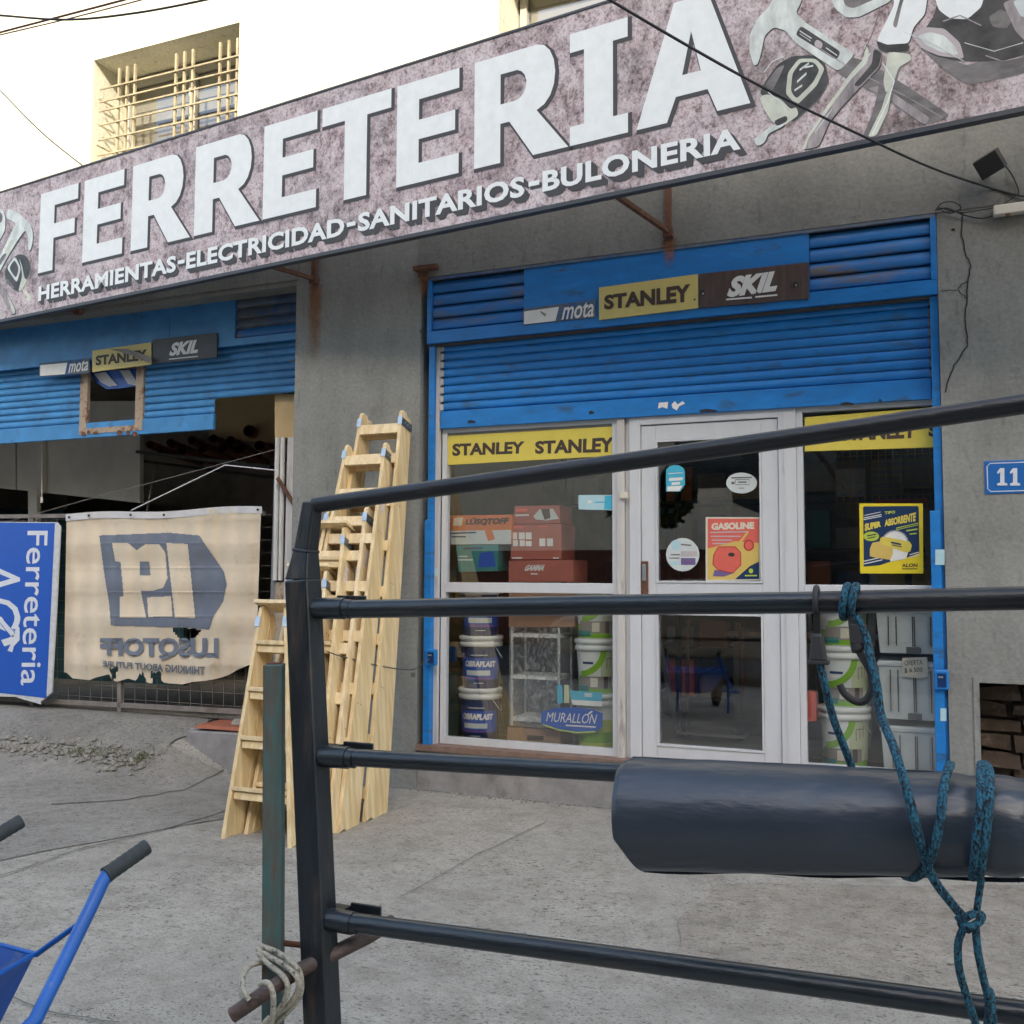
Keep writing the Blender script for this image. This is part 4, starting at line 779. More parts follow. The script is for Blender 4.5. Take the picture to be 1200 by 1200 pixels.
for s_ in (-.2, .2): MB().tube([(-1.45+s_,1.3,.34),(-1.45+s_,1.32,1.0),(-1.45+s_*.9,1.28,1.12)], .014).build('rail', 'rust', tr_); MB().tube([(-1.45+s_-.02,1.25,.36),(-1.45+s_+.02,1.25,.36)], .09, 16).build('wheel', 'tyre', tr_)
MB().box(-1.7,-1.2,1.15,1.3,.30,.32).build('toe_plate', 'alu', tr_)
mb = MB()
for k in range(16): mb.box(-.6+k*.05, -.597+k*.05, 1.7, 1.703, 1.9, 2.45)
for k in range(12): mb.box(-.6, .17, 1.704, 1.707, 1.9+k*.05, 1.903+k*.05)
hp = thing('wire_rack', 'wire mesh display rack hanging high behind the right window', 'rack', (-.2, 1.7, 1.9)); stuff(mb.build('mesh', 'gold', hp))
# window floor and goods
MB().box(XL+.1, WR+.1, .165, .62, .262, .30).build('display_floor', 'interior_wall', inn); MB().box(xq-.03, XR, .165, .62, .262, .30).build('display_floor', 'interior_wall', inn)
BR, BH = .146, .362
def pail(kind):
    t = thing('paint_pail', 'x', 'pail', (0,0,0))
    MB().lathe([(.0,0),(BR*.84,0),(BR*.86,.004),(BR*.97,BH-.06),(BR*.97,BH-.058)]).build('tub', 'navy' if kind == 'obra' else 'pail_white', t)
    MB().lathe([(BR*.97,BH-.075),(BR*1.05,BH-.073),(BR*1.05,BH-.045),(BR*1.0,BH-.042),(BR*1.0,BH-.030),(BR*1.07,BH-.028),(BR*1.07,BH-.006),(BR*1.04,BH),(0,BH)]).build('lid', 'pail_white', t)
    MB().tube([(BR*1.02*math.cos(a), BR*1.02*math.sin(a)-.0, BH-.06-.10*math.sin((a+.25)/1.2*math.pi*.0+max(0, math.pi*(a+.9)/1.8))) for a in [-.9+.09*k for k in range(21)]], .003, 6).build('handle', 'pail_white', t)
    def cyl(l):
        def f(u, v):
            r_ = BR*(.86+.11*v/(BH-.06))+l; a = -math.pi/2+u/r_; return Vector((r_*math.cos(a), r_*math.sin(a), v))
        return f
    def patch(u0, u1, v0, v1, l, mat, name='label', n=14):
        mb = MB(); f = cyl(l); V = []
        for i in range(n+1): u = u0+(u1-u0)*i/n; V += [f(u, v0), f(u, v1)]
        mb.add(V, [(2*i, 2*i+2, 2*i+3, 2*i+1) for i in range(n)], True); return mb.build(name, mat, t)
    if kind == 'obra':
        patch(-.16,.16,.06,.21,.001,'royal'); patch(-.11,.07,.09,.125,.002,'silver_ink'); patch(-.12,.08,.068,.073,.002,'red')
        text('OBRAPLAST', [(-.122,.193),(.118,.19),(.118,.148),(-.122,.15)], cyl(.0025), 'white', t, .06, .15); patch(-.07,.05,.228,.234,.002,'silver_ink'); patch(-.05,.02,.035,.04,.002,'silver_ink')
    elif kind == 'latex':
        patch(-.2,.2,.008,.10,.0008,'lime'); patch(.02,.2,.05,.29,.001,'pale_green'); patch(-.15,.10,.04,.12,.0014,'grey_photo'); patch(-.20,-.06,.02,.055,.0018,'teal'); patch(-.05,.0,.05,.11,.0019,'cream_card'); patch(.04,.07,.04,.12,.0019,'brown_ink')
        f = cyl(.002)
        for lo_, hi_, ml, nm in ((0, .15, 'pail_white', 'label_disc'), (.15, .19, 'lime', 'label_swoosh')):
            mb = MB(); V = []; nr = 6
            for a_ in range(0, 13):
                th_ = R(-90+a_*7.5+ (0))
                for q_ in range(nr+1):
                    r_ = lo_+(hi_-lo_)*q_/nr; V.append(f(-.13+r_*math.cos(th_), .30+r_*math.sin(th_)*.98))
            mb.add(V, [(a_*(nr+1)+q_, a_*(nr+1)+q_+1, (a_+1)*(nr+1)+q_+1, (a_+1)*(nr+1)+q_) for a_ in range(12) for q_ in range(nr)], True); mb.build(nm, ml, t)
        f = cyl(.0024)
        patch(-.11,-.03,.20,.215,.003,'navy')
        for k in range(3): patch(.06+.025*k,.065+.025*k,.17+.01*k,.24+.01*k,.0022,'tool_grey', n=2)
        patch(.06,.12,.235,.24,.0022,'tool_grey', n=4)
    elif kind == 'yellow':
        patch(-.2,.2,.008,.20,.001,'lime_yellow'); patch(-.15,.15,.05,.12,.002,'lime')
    else:
        pass
    return t
protos = {k: pail(k) for k in ('obra', 'latex', 'yellow')}
def put_pail(kind, px, py_lid, y, label, used=set()):
    o = protos[kind] if kind not in used else copy_tree(protos[kind]); used.add(kind)
    p = atY(px, py_lid, y); o.location = (p.x, y, p.z); o['label'] = label; o['group'] = 'paint pails stacked in the shop windows'; return o
yb_ = .40
base = .302
def stack(kind_list, px, y, labels, rot):
    x = atY(px, 800, y).x
    for k, (kd, lb) in enumerate(zip(kind_list, labels)):
        o = put_pail(kd, px, 800, y, lb); o.location = (x+(.004*(k % 2)), y, base+k*(BH+.001)); o.rotation_euler = (0, 0, rot+.12*((k*7) % 3-1))
stack(['obra','obra','obra'], 563, .37, ['blue OBRAPLAST pail at the bottom of the left window stack','blue OBRAPLAST pail second from the floor in the left window','blue pail third in the left window stack, behind the black bar'], .40)
stack(['yellow','latex','latex'], 700, .37, ['white pail with yellow green label on the floor behind the MURALLON card','white pail with green arc label above the MURALLON card','white pail third from the floor at the right of the left window'], .30)
stack(['latex','latex','latex'], 989, .37, ['green and white pail at the bottom of the right window stack','green and white pail behind the grey hook in the right window','green labelled pail top of the right window stack, behind the bar'], .22)
zs_ = base+3*(BH+.001)
for px, y, lb in ((563,.37,'white pail lid showing above the left window transom at left'), (700,.37,'white pail lid showing above the left window transom at right')):
    pass
def carton(q, y, d, mat, label, prints=()):
    P = [atY(*p, y) for p in q]; c = (P[3]+P[2])/2; t = thing('carton', label, 'carton', c); MB().prism(P, (0, d, 0)).build('box', mat, t, .003)
    for fnc in prints: fnc(t)
    return t
CY = .24
carton([(527,604),(600,603),(599,637),(528,638)], CY, .25, 'orange', 'orange and grey LUSQTOFF carton high in the left window', (
  lambda t: pp([(528,622),(599,621),(599,637.5),(528,638)], PY(CY-.002), 'printed_band', 'silver_ink', t), lambda t: text('LÜSQTOFF', [(545,607),(597,605),(596,615.5),(545,616)], PY(CY-.003), 'brown_ink', t, .05, .2),
  lambda t: pp([(532,607),(543,606),(541,616),(531,616)], PY(CY-.003), 'printed_logo', 'cream_card', t), lambda t: bars(t, PY(CY-.004), 'poster_navy', [(529,625,558,624,1.6),(529,629,546,629,1.6)]), lambda t: pp([(568,622),(576,620),(580,632),(572,634)], PY(CY-.004), 'printed_tool', 'orange', t)))
carton([(534,639),(584,638),(583,669),(537,670)], CY, .25, 'teal', 'teal tool carton standing on the left pail lid', (
  lambda t: pp([(562,648),(578,646),(581,664),(560,665)], PY(CY-.002), 'printed_tool', 'royal', t), lambda t: bars(t, PY(CY-.002), 'silver_ink', [(537,652,548,652,1.4),(537,656,554,656,1.6)]), lambda t: bars(t, PY(CY-.003), 'poster_navy', [(543,643,566,642,2.5)])))
carton([(596,657),(672,656),(672,682),(596,682)], .26, .3, 'red_carton', 'long brownish red GAMMA carton resting on the boxes in the left window', (
  lambda t: text('GAMMA', [(617,662),(639,661.5),(636,669),(614,669)], PY(.257), 'white', t, .05, .3), lambda t: bars(t, PY(.257), 'white', [(622,672.5,630,672.5,1.5)])))
carton([(600,615),(658,614),(658,655.5),(598,656)], .27, .28, 'red_carton', 'red carton with white pictures under the top carton', (
  lambda t: [pp(rect(x, y, x+w_, y+h_), PY(.267), 'printed_panel', 'white', t) for x, y, w_, h_ in ((601,624,5,8),(608,624,7,8),(616,624,7,8),(601,633,6,7),(609,633,6,7),(616,634,7,6),(632,631,7,9),(641,631,7,9))] and None, lambda t: bars(t, PY(.267), 'salmon', [(601,618,613,618,3),(630,617,642,617,2)]), lambda t: bars(t, PY(.267), 'white', [(600,654,612,653.8,1.6),(648,654,655,654,1.4)])))
carton([(603,593),(656,592),(656,613.5),(602,614)], .28, .26, 'red_carton', 'topmost reddish carton with a machine picture in the left window', (
  lambda t: pp([(625,605),(632,597),(648,596),(655,608),(640,610),(628,609)], PY(.277), 'printed_tool', 'silver_ink', t), lambda t: pp([(634,597),(644,596),(645,607),(638,609)], PY(.274), 'printed_tool', 'brown_ink', t), lambda t: bars(t, PY(.277), 'salmon', [(604,598,618,597.5,4)]), lambda t: bars(t, PY(.277), 'silver_ink', [(604,604,620,603.5,2)])))
carton([(596,684),(673,684),(673,735),(596,735)], .30, .28, 'cardboard', 'plain cardboard carton below the transom in the left window')
carton([(594,852),(657,855),(657,880),(594,877)], .27, .25, 'cardboard', 'low cardboard carton on the floor of the left window', (
  lambda t: bars(t, PY(.267), 'brown_ink', [(618,864,637,865,5)]), lambda t: bars(t, PY(.267), 'white', [(616,872,640,873,1.4)])))
# wrapped plastic shelf unit
sh = thing('shelf_unit', 'white plastic shelf unit wrapped in clear film in the left window', 'shelf unit', atY(625, 850, .28))
xs0, xs1 = atY(599,800,.26).x, atY(655,800,.26).x
for py in (745, 794, 844): z = atY(625, py, .26).z; MB().box(xs0+.01, xs1-.005, .262, .52, z-.012, z+.014).build('shelf', 'pail_white', sh)
for x in (xs0+.004, xs1-.002):
    for y in (.262,.51): MB().box(x-.008, x+.006, y, y+.012, atY(625,852,.26).z, atY(625,735,.26).z).build('post', 'crate_grey', sh)
MB().box(xs0-.012, xs1+.012, .25, .53, atY(625,852,.26).z, atY(625,735,.26).z).build('film', 'cling_film', sh)
MB().box(xs0, xs1, .53, .54, atY(625,852,.26).z, atY(625,735,.26).z).build('backing', 'grey_post', sh)
# murallon display card
mc = thing('display_card', 'oval blue MURALLÓN display card leaning at the front of the left window', 'display card', atY(670, 858, .2))
q = [(634,834),(650,830),(672,829),(695,831),(706,836),(706,852),(697,858),(676,859),(650,855),(634,848)]
MB().prism([atY(*p, .20) for p in q], (0,.004,0)).build('card', 'royal', mc); text('MURALLON', [(640,834.5),(700,837),(699,848.5),(640,845.5)], PY(.198), 'white', mc, .0, .25); pp([(689,836),(693,833),(695,834),(690,837.5)], PY(.197), 'lettering', 'white', mc); bars(mc, PY(.198), 'white', [(663,850,698,852,1.6)])
pp(stroke([(636,849),(655,855.5),(676,858.5),(698,857.5)], 1.6), PY(.197), 'printed_edge', 'lime_yellow', mc)
MB().prism([atY(*p, .21) for p in [(668,809),(706,812),(705,828),(671,826)]], (0,.004,0)).build('header_card', 'sky_blue', mc); pp([(669,820),(706,822),(705,828),(671,826)], PY(.208), 'printed_band', 'white', mc); text('muro', [(685,812),(694,812.5),(694,817),(685,816.5)], PY(.208), 'white', mc, .04)
for x in (653, 661): MB().prism([atY(*p, .21) for p in [(x,803),(x+5,803),(x+6,824),(x,824)]], (0,.02,0)).build('tube', 'sky_blue' if x == 653 else 'pale_green', mc)
# grey stacked crates in right window
def crate(q, label):
    y = .22; P = [atY(*p, y) for p in q]; t = thing('storage_box', label, 'storage box', (P[2]+P[3])/2, 'grey storage boxes stacked in the right window')
    x0 = min(P[0].x, P[3].x); x1 = P[1].x; z1_ = P[0].z; z0_ = P[3].z
    tap = .02
    MB().obox([(x0+tap,y,z0_),(x1-.004,y,z0_),(x1-.004,y+.38,z0_),(x0+tap,y+.38,z0_),(x0,y-.006,z1_),(x1,y-.006,z1_),(x1,y+.39,z1_),(x0,y+.39,z1_)]).build('body', 'crate_grey', t, .006)
    rb = []
    W_ = x1-x0
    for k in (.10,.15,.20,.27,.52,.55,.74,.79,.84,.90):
        x = x0+tap*.6+W_*k; MB().box(x, x+.006, y-.011, y-.003, z0_+.045, z1_-.05).build('rib_or_groove_shade', 'crate_dark' if k in (.15,.27,.52,.55,.79,.90) else 'crate_grey', t)  # dark ribs paint in the shadows of the grooves
    MB().box(x0-.006, x1, y-.014, y+.40, z1_-.03, z1_-.006).build('rim', 'crate_grey', t, .005)
    MB().box(x0+W_*.46, x0+W_*.68, y-.012, y-.001, z0_+.004, z0_+.04).build('latch', 'crate_dark', t, .004)
    return t
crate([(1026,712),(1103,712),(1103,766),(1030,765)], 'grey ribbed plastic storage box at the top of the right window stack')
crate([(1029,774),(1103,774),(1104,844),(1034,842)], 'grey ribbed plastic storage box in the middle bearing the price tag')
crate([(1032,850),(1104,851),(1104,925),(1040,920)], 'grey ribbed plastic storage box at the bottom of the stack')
pt = thing('price_tag', 'handwritten cream price tag reading OFERTA on the middle storage box', 'price tag', atY(1071, 793, .2)); MB().prism([atY(*p, .2) for p in [(1057,771),(1086.5,770),(1088,793),(1078,795),(1058,793)]], (0,.002,0)).build('card', 'cream_card', pt)
text('OFERTA', [(1060,774),(1081,773),(1081,779),(1060,780)], PY(.198), 'tool_dark', pt, .0); text('$ 6.500', [(1060,783),(1081,782),(1081,788),(1060,789)], PY(.198), 'tool_dark', pt, .0)
# items left/right behind pails
carton([(520,790),(537,790),(537,868),(520,866)], .42, .15, 'teal_sheet', 'dark green box in the left corner of the left window')
carton([(946,810),(956,812),(957,845),(946,846)], .3, .1, 'salmon', 'small red packet beside the pails in the right window')
carton([(533,684),(540,684),(540,700),(533,700)], .5, .05, 'gold', 'yellow strip packet at the left edge of the left window')

# ------------------------------------------------------------------ left bay interior
yd = thing('storage_bay', 'dark open storage bay behind the left shutter with tan walls', 'storage bay', (-6, 2, .3))
MB().poly([(-14,.42,.30),(-4.0,.42,.30),(-4.0,7,.30),(-14,7,.30)]).build('floor', 'old_concrete', yd)
MB().box(-14,-3.9,7,7.1,0,4.4).build('back_wall', 'interior_wall', yd); MB().box(-4.27,-4.22,.45,7,.0,4.4).build('side_wall', 'tan_wall', yd); MB().box(-14,-4.2,.35,7,3.9,4.0).build('ceiling', 'panel_grey', yd)
MB().box(-14.1,-14,.4,7.1,0,4.4).build('side_wall', 'panel_grey', yd); MB().box(-14,-9.5,.44,.45,0,4.4).build('front_return', 'interior_dark', yd)
def quad3(pts, y, name, mat, parent, d=.05): return MB().prism([atY(*p, y) for p in pts], (0,d,0)).build(name, mat, parent)
mz = thing('mezzanine', 'pale grey panelled mezzanine front hanging in the storage bay', 'mezzanine', atY(80, 575, 2.5))
for a, b_ in ((-60,18),(20,50),(54,164),(168,340)):
    quad3([(a,470),(b_,470),(b_,572+b_*.105),(a,572+a*.105)], 1.4 if b_ < 160 else (1.46 if b_ < 300 else 3.2), 'panel', 'panel_grey' if b_ < 300 else 'interior_wall', mz)
MB().tube([atY(182,545,1.3), atY(172,600,1.3)], .010).build('strut', 'fence_steel', mz)
for px, mt in ((38,'panel_grey'),): quad3([(px-5,573),(px+5,574),(px+5,850),(px-5,850)], 1.36, 'post', 'panel_grey', mz)
tl = thing('tarpaulin', 'teal sheeting hanging at the back left of the storage bay', 'tarpaulin', atY(20, 800, 2.7)); quad3([(-60,595),(75,597),(76,840),(-60,840)], 2.75, 'sheet', 'teal_sheet', tl)
tl2 = thing('partition', 'dark teal partition in the storage bay between blue board and cloth banner', 'partition', atY(110, 830, 2.2)); quad3([(60,602),(215,600),(215,834),(60,832)], 2.2, 'sheet', 'teal_sheet', tl2)
# tan beam end & dusty wall patch, conduits
MB().prism([atY(*p, .30) for p in [(322,462),(345,462),(345,513),(322,513)]], (0,.15,0)).build('wall_patch', 'tan_wall', yd)
MB().prism([atY(*p, 1.6) for p in [(245,440),(330,440),(330,520),(245,512)]], (0,.1,0)).build('wall_patch', 'tan_wall', yd)
for a, b_ in ((323,328),(329.5,334)):
    cd = thing('conduit', ('ribbed white plastic conduit nearer the cloth banner' if a == 323 else 'ribbed white plastic conduit nearer the grey pillar')+', upright in the left bay', 'conduit', atY(a, 680, .3)); MB().tube([atY((a+b_)/2, 513, .3), atY((a+b_)/2-3, 680, .3)], .019).build('pipe', 'white_pvc', cd)
MB().prism([atY(*p, .28) for p in [(337,513),(345,512),(340,760),(331,760)]], (0,.1,0)).build('jamb_strip', 'white_old', yd)
MB().prism([atY(*p, .31) for p in [(322,682),(334,682),(328,830),(316,830)]], (0,.05,0)).build('jamb_base', 'rusty_white', yd)
rk = thing('pipe_rack', 'rack holding the brown plastic pipes in the storage bay', 'rack', atY(240, 560, 1.5)); MB().beam(atY(165,530,1.5), atY(322,548,1.2), .03, .12, (0,0,1)).build('shelf', 'interior_dark', rk); MB().beam(atY(165,540,2.6), atY(322,560,2.2), .03, .12, (0,0,1)).build('shelf', 'interior_dark', rk)
for k, (px, py, r_) in enumerate([(292,505,.055),(270,516,.04),(262,524,.045),(250,514,.04),(238,525,.045),(225,516,.04),(214,527,.045),(200,519,.04),(188,527,.04),(280,526,.045),(304,522,.045),(176,521,.04)]):
    a = atY(px, py, 1.4); o = MB().tube([a, a+Vector((-1.1, 1.9, .12))], r_, 14, cap=False).tube([a, a+Vector((-.22,.38,.024))], r_*.82, 14, cap=False); tag(o.build('plastic_pipe', 'pvc_pipe'), 'brown plastic pipe lying on the rack in the storage bay', 'pipe', 'brown plastic pipes on the rack')

# fence across the bay
FN = .33
fe = thing('mesh_fence', 'steel framed wire mesh fence across the left bay, carrying the banner', 'fence', (-6, FN, .3))
fp = lambda px, py: atY(px, py, FN)
for a, b_, w_ in (((-60,815),(285,834),.04), ((-60,606),(310,602),.035)): MB().beam(fp(*a), fp(*b_), w_, .03, (0,0,1)).build('rail', 'fence_steel', fe)
for px in (38, 141): MB().beam(fp(px,606), fp(px,834), .04, .03, (1,0,0)).build('post', 'fence_steel', fe)
MB().beam(atY(327,527,FN), atY(318,830,FN), .05, .04, (1,0,0)).build('end_post', 'grey_post', fe)
mb = MB()
for k in range(28): px = -50+k*13; a, b_ = fp(px, 606), fp(px, 828); mb.beam(a, b_, .003, .003, (1,0,0))
for k in range(16): z = .42+k*.1; mb.beam((-7.8,FN+.006,z), (-4.7,FN+.006,z), .003, .003, (0,0,1))
stuff(mb.build('wire_mesh', 'fence_steel', fe))
MB().beam(atY(325,560,.25), atY(345,592,.25), .03, .012, (0,0,1)).build('hasp', 'rust', fe)
# banner (seen from behind, print mirrored)
BY = .27
bn = thing('cloth_banner', 'ragged beige cloth banner with mirrored LUSQTOFF print tied on the mesh fence', 'banner', atY(190, 790, BY))
def wob(px, py):
    return BY-.012*math.sin(px*.09+py*.03)-.008*math.sin(py*.14)-.006*math.sin(px*.31)-.005*math.exp(-(((py-636) % 28.5)/2.2)**2)-.004*math.exp(-((px-139-(py-640)*.02)/2.5)**2)-.004*math.exp(-((px-198)/3)**2)
TOPL = [(78,603),(150,600),(230,600),(306,595)]
def btop(px): return 604-.04*(px-78)-1.5*math.sin((px-78)/228*math.pi*3) if px < 306 else 595
bot = [(78,788),(85,795),(105,797),(112,794),(128,790),(131,797),(137,799),(150,795),(160,798),(164,788),(172,800),(178,801),(186,794),(192,800),(200,801),(214,802),(226,799),(240,798),(256,795),(268,791),(278,785),(290,780),(303,775)]
def bbot(px):
    for a, b_ in zip(bot, bot[1:]):
        if a[0] <= px <= b_[0]: return a[1]+(b_[1]-a[1])*(px-a[0])/(b_[0]-a[0])
    return bot[0][1] if px < bot[0][0] else bot[-1][1]
hole = [(202,737),(208,747),(215,752),(220,755),(226,750),(231,744),(235,739),(227,736),(212,735)]
mb = MB(); NX, NY = 90, 70
for j in range(NY+1):
    for i in range(NX+1):
        px = 78+228*i/NX-3*(j/NY); 
        if i == NX: px += -3*(j/NY)
        py = btop(px)+(bbot(px)-btop(px))*j/NY; mb.v.append(atY(px, py, wob(px, py)))
def inpoly(x, y, P):
    c = False
    for (x1, y1), (x2, y2) in zip(P, P[1:]+P[:1]):
        if (y1 > y) != (y2 > y) and x < (x2-x1)*(y-y1)/(y2-y1)+x1: c = not c
    return c
tears = [hole, [(127,782),(139,783),(133,799)], [(175,786),(190,788),(188,798),(180,801),(177,792)], [(160,792),(168,789),(171,797),(165,799)]]
for j in range(NY):
    for i in range(NX):
        px = 78+228*(i+.5)/NX-3*((j+.5)/NY); py = btop(px)+(bbot(px)-btop(px))*(j+.5)/NY
        if any(inpoly(px, py, P) for P in tears): continue
        o = j*(NX+1)+i; mb.f.append([o, o+1, o+NX+2, o+NX+1]); mb.sm.append(True)
cl = mb.build('cloth', 'banner', bn)
def bprint(pts, mat, name, lift=.004):
    """a print that follows the cloth's folds"""
    import mathutils.geometry as mg
    xs = [p[0] for p in pts]; ys = [p[1] for p in pts]; mb = MB(); S_ = .7
    idx = {}; nx_ = int((max(xs)-min(xs))/S_)+1; ny_ = int((max(ys)-min(ys))/S_)+1
    def vert(i, j):
        if (i, j) not in idx:
            px = min(xs)+i*S_; py = min(ys)+j*S_; idx[(i, j)] = len(mb.v); mb.v.append(atY(px, py, wob(px, py)-lift))
        return idx[(i, j)]
    for j in range(ny_):
        for i in range(nx_):
            cx, cy = min(xs)+(i+.5)*S_, min(ys)+(j+.5)*S_
            if inpoly(cx, cy, pts) and not any(inpoly(cx, cy, P) for P in tears): mb.f.append([vert(i, j), vert(i+1, j), vert(i+1, j+1), vert(i, j+1)]); mb.sm.append(True)
    return mb.build(name, mat, bn)
B_ = lambda pts: zp(pts, 0, 550, 4)
bprint(B_([(465,310),(790,297),(935,310),(960,350),(1010,420),(1050,480),(1062,540),(1045,620),(1000,690),(980,750),(800,740),(520,732),(510,620),(490,500)]), 'banner_ink', 'printed_shape')
bprint(B_([(525,345),(600,345),(640,380),(680,352),(745,350),(775,390),(785,510),(765,555),(715,570),(660,570),(685,695),(562,695),(560,598),(580,595),(565,435),(540,430)]), 'banner', 'printed_letter', .0075)
bprint(B_([(655,432),(700,432),(705,497),(655,495)]), 'banner_ink', 'printed_counter', .011)
bprint(B_([(780,345),(880,350),(915,697),(820,695)]), 'banner', 'printed_letter', .0075); bprint(B_([(690,600),(802,595),(808,690),(695,692)]), 'banner', 'printed_letter', .0075)
fb = lambda px, py: atY(px, py, wob(px, py)-.014)
# mirrored words (corners swapped left-right)
text('LUSQTOFF', B_([(1025,790),(468,790),(470,885),(1025,900)]), fb, 'banner_ink', bn, .05); text('THINKING ABOUT FUTURE', B_([(960,925),(482,897),(482,925),(960,965)]), fb, 'banner_ink', bn, .03)
hm = MB(); N_ = 40; V = []
for k in range(N_+1): px = 77+230*k/N_; V += [atY(px, btop(px)-1.5, wob(px, 600)-.006), atY(px, btop(px)+6.5, wob(px, 606)-.006)]
hm.add(V, [(2*i, 2*i+1, 2*i+3, 2*i+2) for i in range(N_)], True).build('hem', 'banner_hem', bn)
for px in (81,104,153,192,302): pp(ell(px, btop(px)+2.5, 1.6, 1.6, 8), lambda a, b_: atY(a, b_, BY-.035), 'grommet', 'black', bn)
tag(MB().tube([atY(154,598,BY-.02), atY(264,545,BY-.02), atY(322,551,BY-.02)], .005, 6).build('cord', 'banner_hem'), 'pale cord tying the banner top up to the right side post', 'cord')
tag(MB().tube([atY(0,614,BY+.02), atY(100,586,BY+.02), atY(240,549,BY+.02), atY(322,527,BY+.02)], .003, 6).build('cord', 'fence_steel'), 'thin slack wire rising from the blue board across the bay', 'wire')
tag(MB().tube([atY(49,520,BY+.3), atY(49,583,BY+.3)], .003, 6).tube([atY(49,583,BY+.3), atY(49,589,BY+.3)], .012, 8).build('pull_cord', 'white'), 'thin pull cord with a white knob hanging over the blue board', 'cord')
# blue board
BB = .20
bb = thing('sign_board', 'blue board with vertical white Ferreteria lettering and tattered white edge', 'sign', atY(30, 815, BB))
MB().prism([atY(*p, BB) for p in [(-60,611),(66,612),(70,617),(66,700),(61,790),(60,812),(47,823),(30,817),(-60,815)]], (0,.02,0)).build('backing', 'board_edge', bb, .003)
MB().prism([atY(*p, BB-.003) for p in [(-60,611.5),(64,613),(60,700),(54,818),(0,812),(-60,808)]], (0,.004,0)).build('face', 'board_blue', bb)
bars(bb, PY(BB+.0), 'board_edge', [(20,816,48,824,3)], 'torn_edge')
bf = PY(BB-.005)
# text runs downwards: first letter at top, letter tops face right
text('Ferreteria', [(56,622),(48,803),(24,803),(32,622)], bf, 'board_ink', bb, .008)
text('AG', [(24,660),(24,738),(-30,738),(-26,655)], bf, 'board_ink', bb, .0)
pp(B_([(5,690),(45,735),(70,760),(60,790),(30,760),(-40,730),(-40,700)]), PY(BB-.007), 'printed_tool', 'board_ink', bb); pp(B_([(75,715),(92,745),(92,800),(65,830),(58,858),(35,850),(50,820),(20,830),(5,800),(40,790),(70,770)]), PY(BB-.007), 'printed_tool', 'board_ink', bb)
bars(bb, PY(BB-.009), 'board_blue', [(0,730,12,745,1.2),(4,726,17,741,1)])

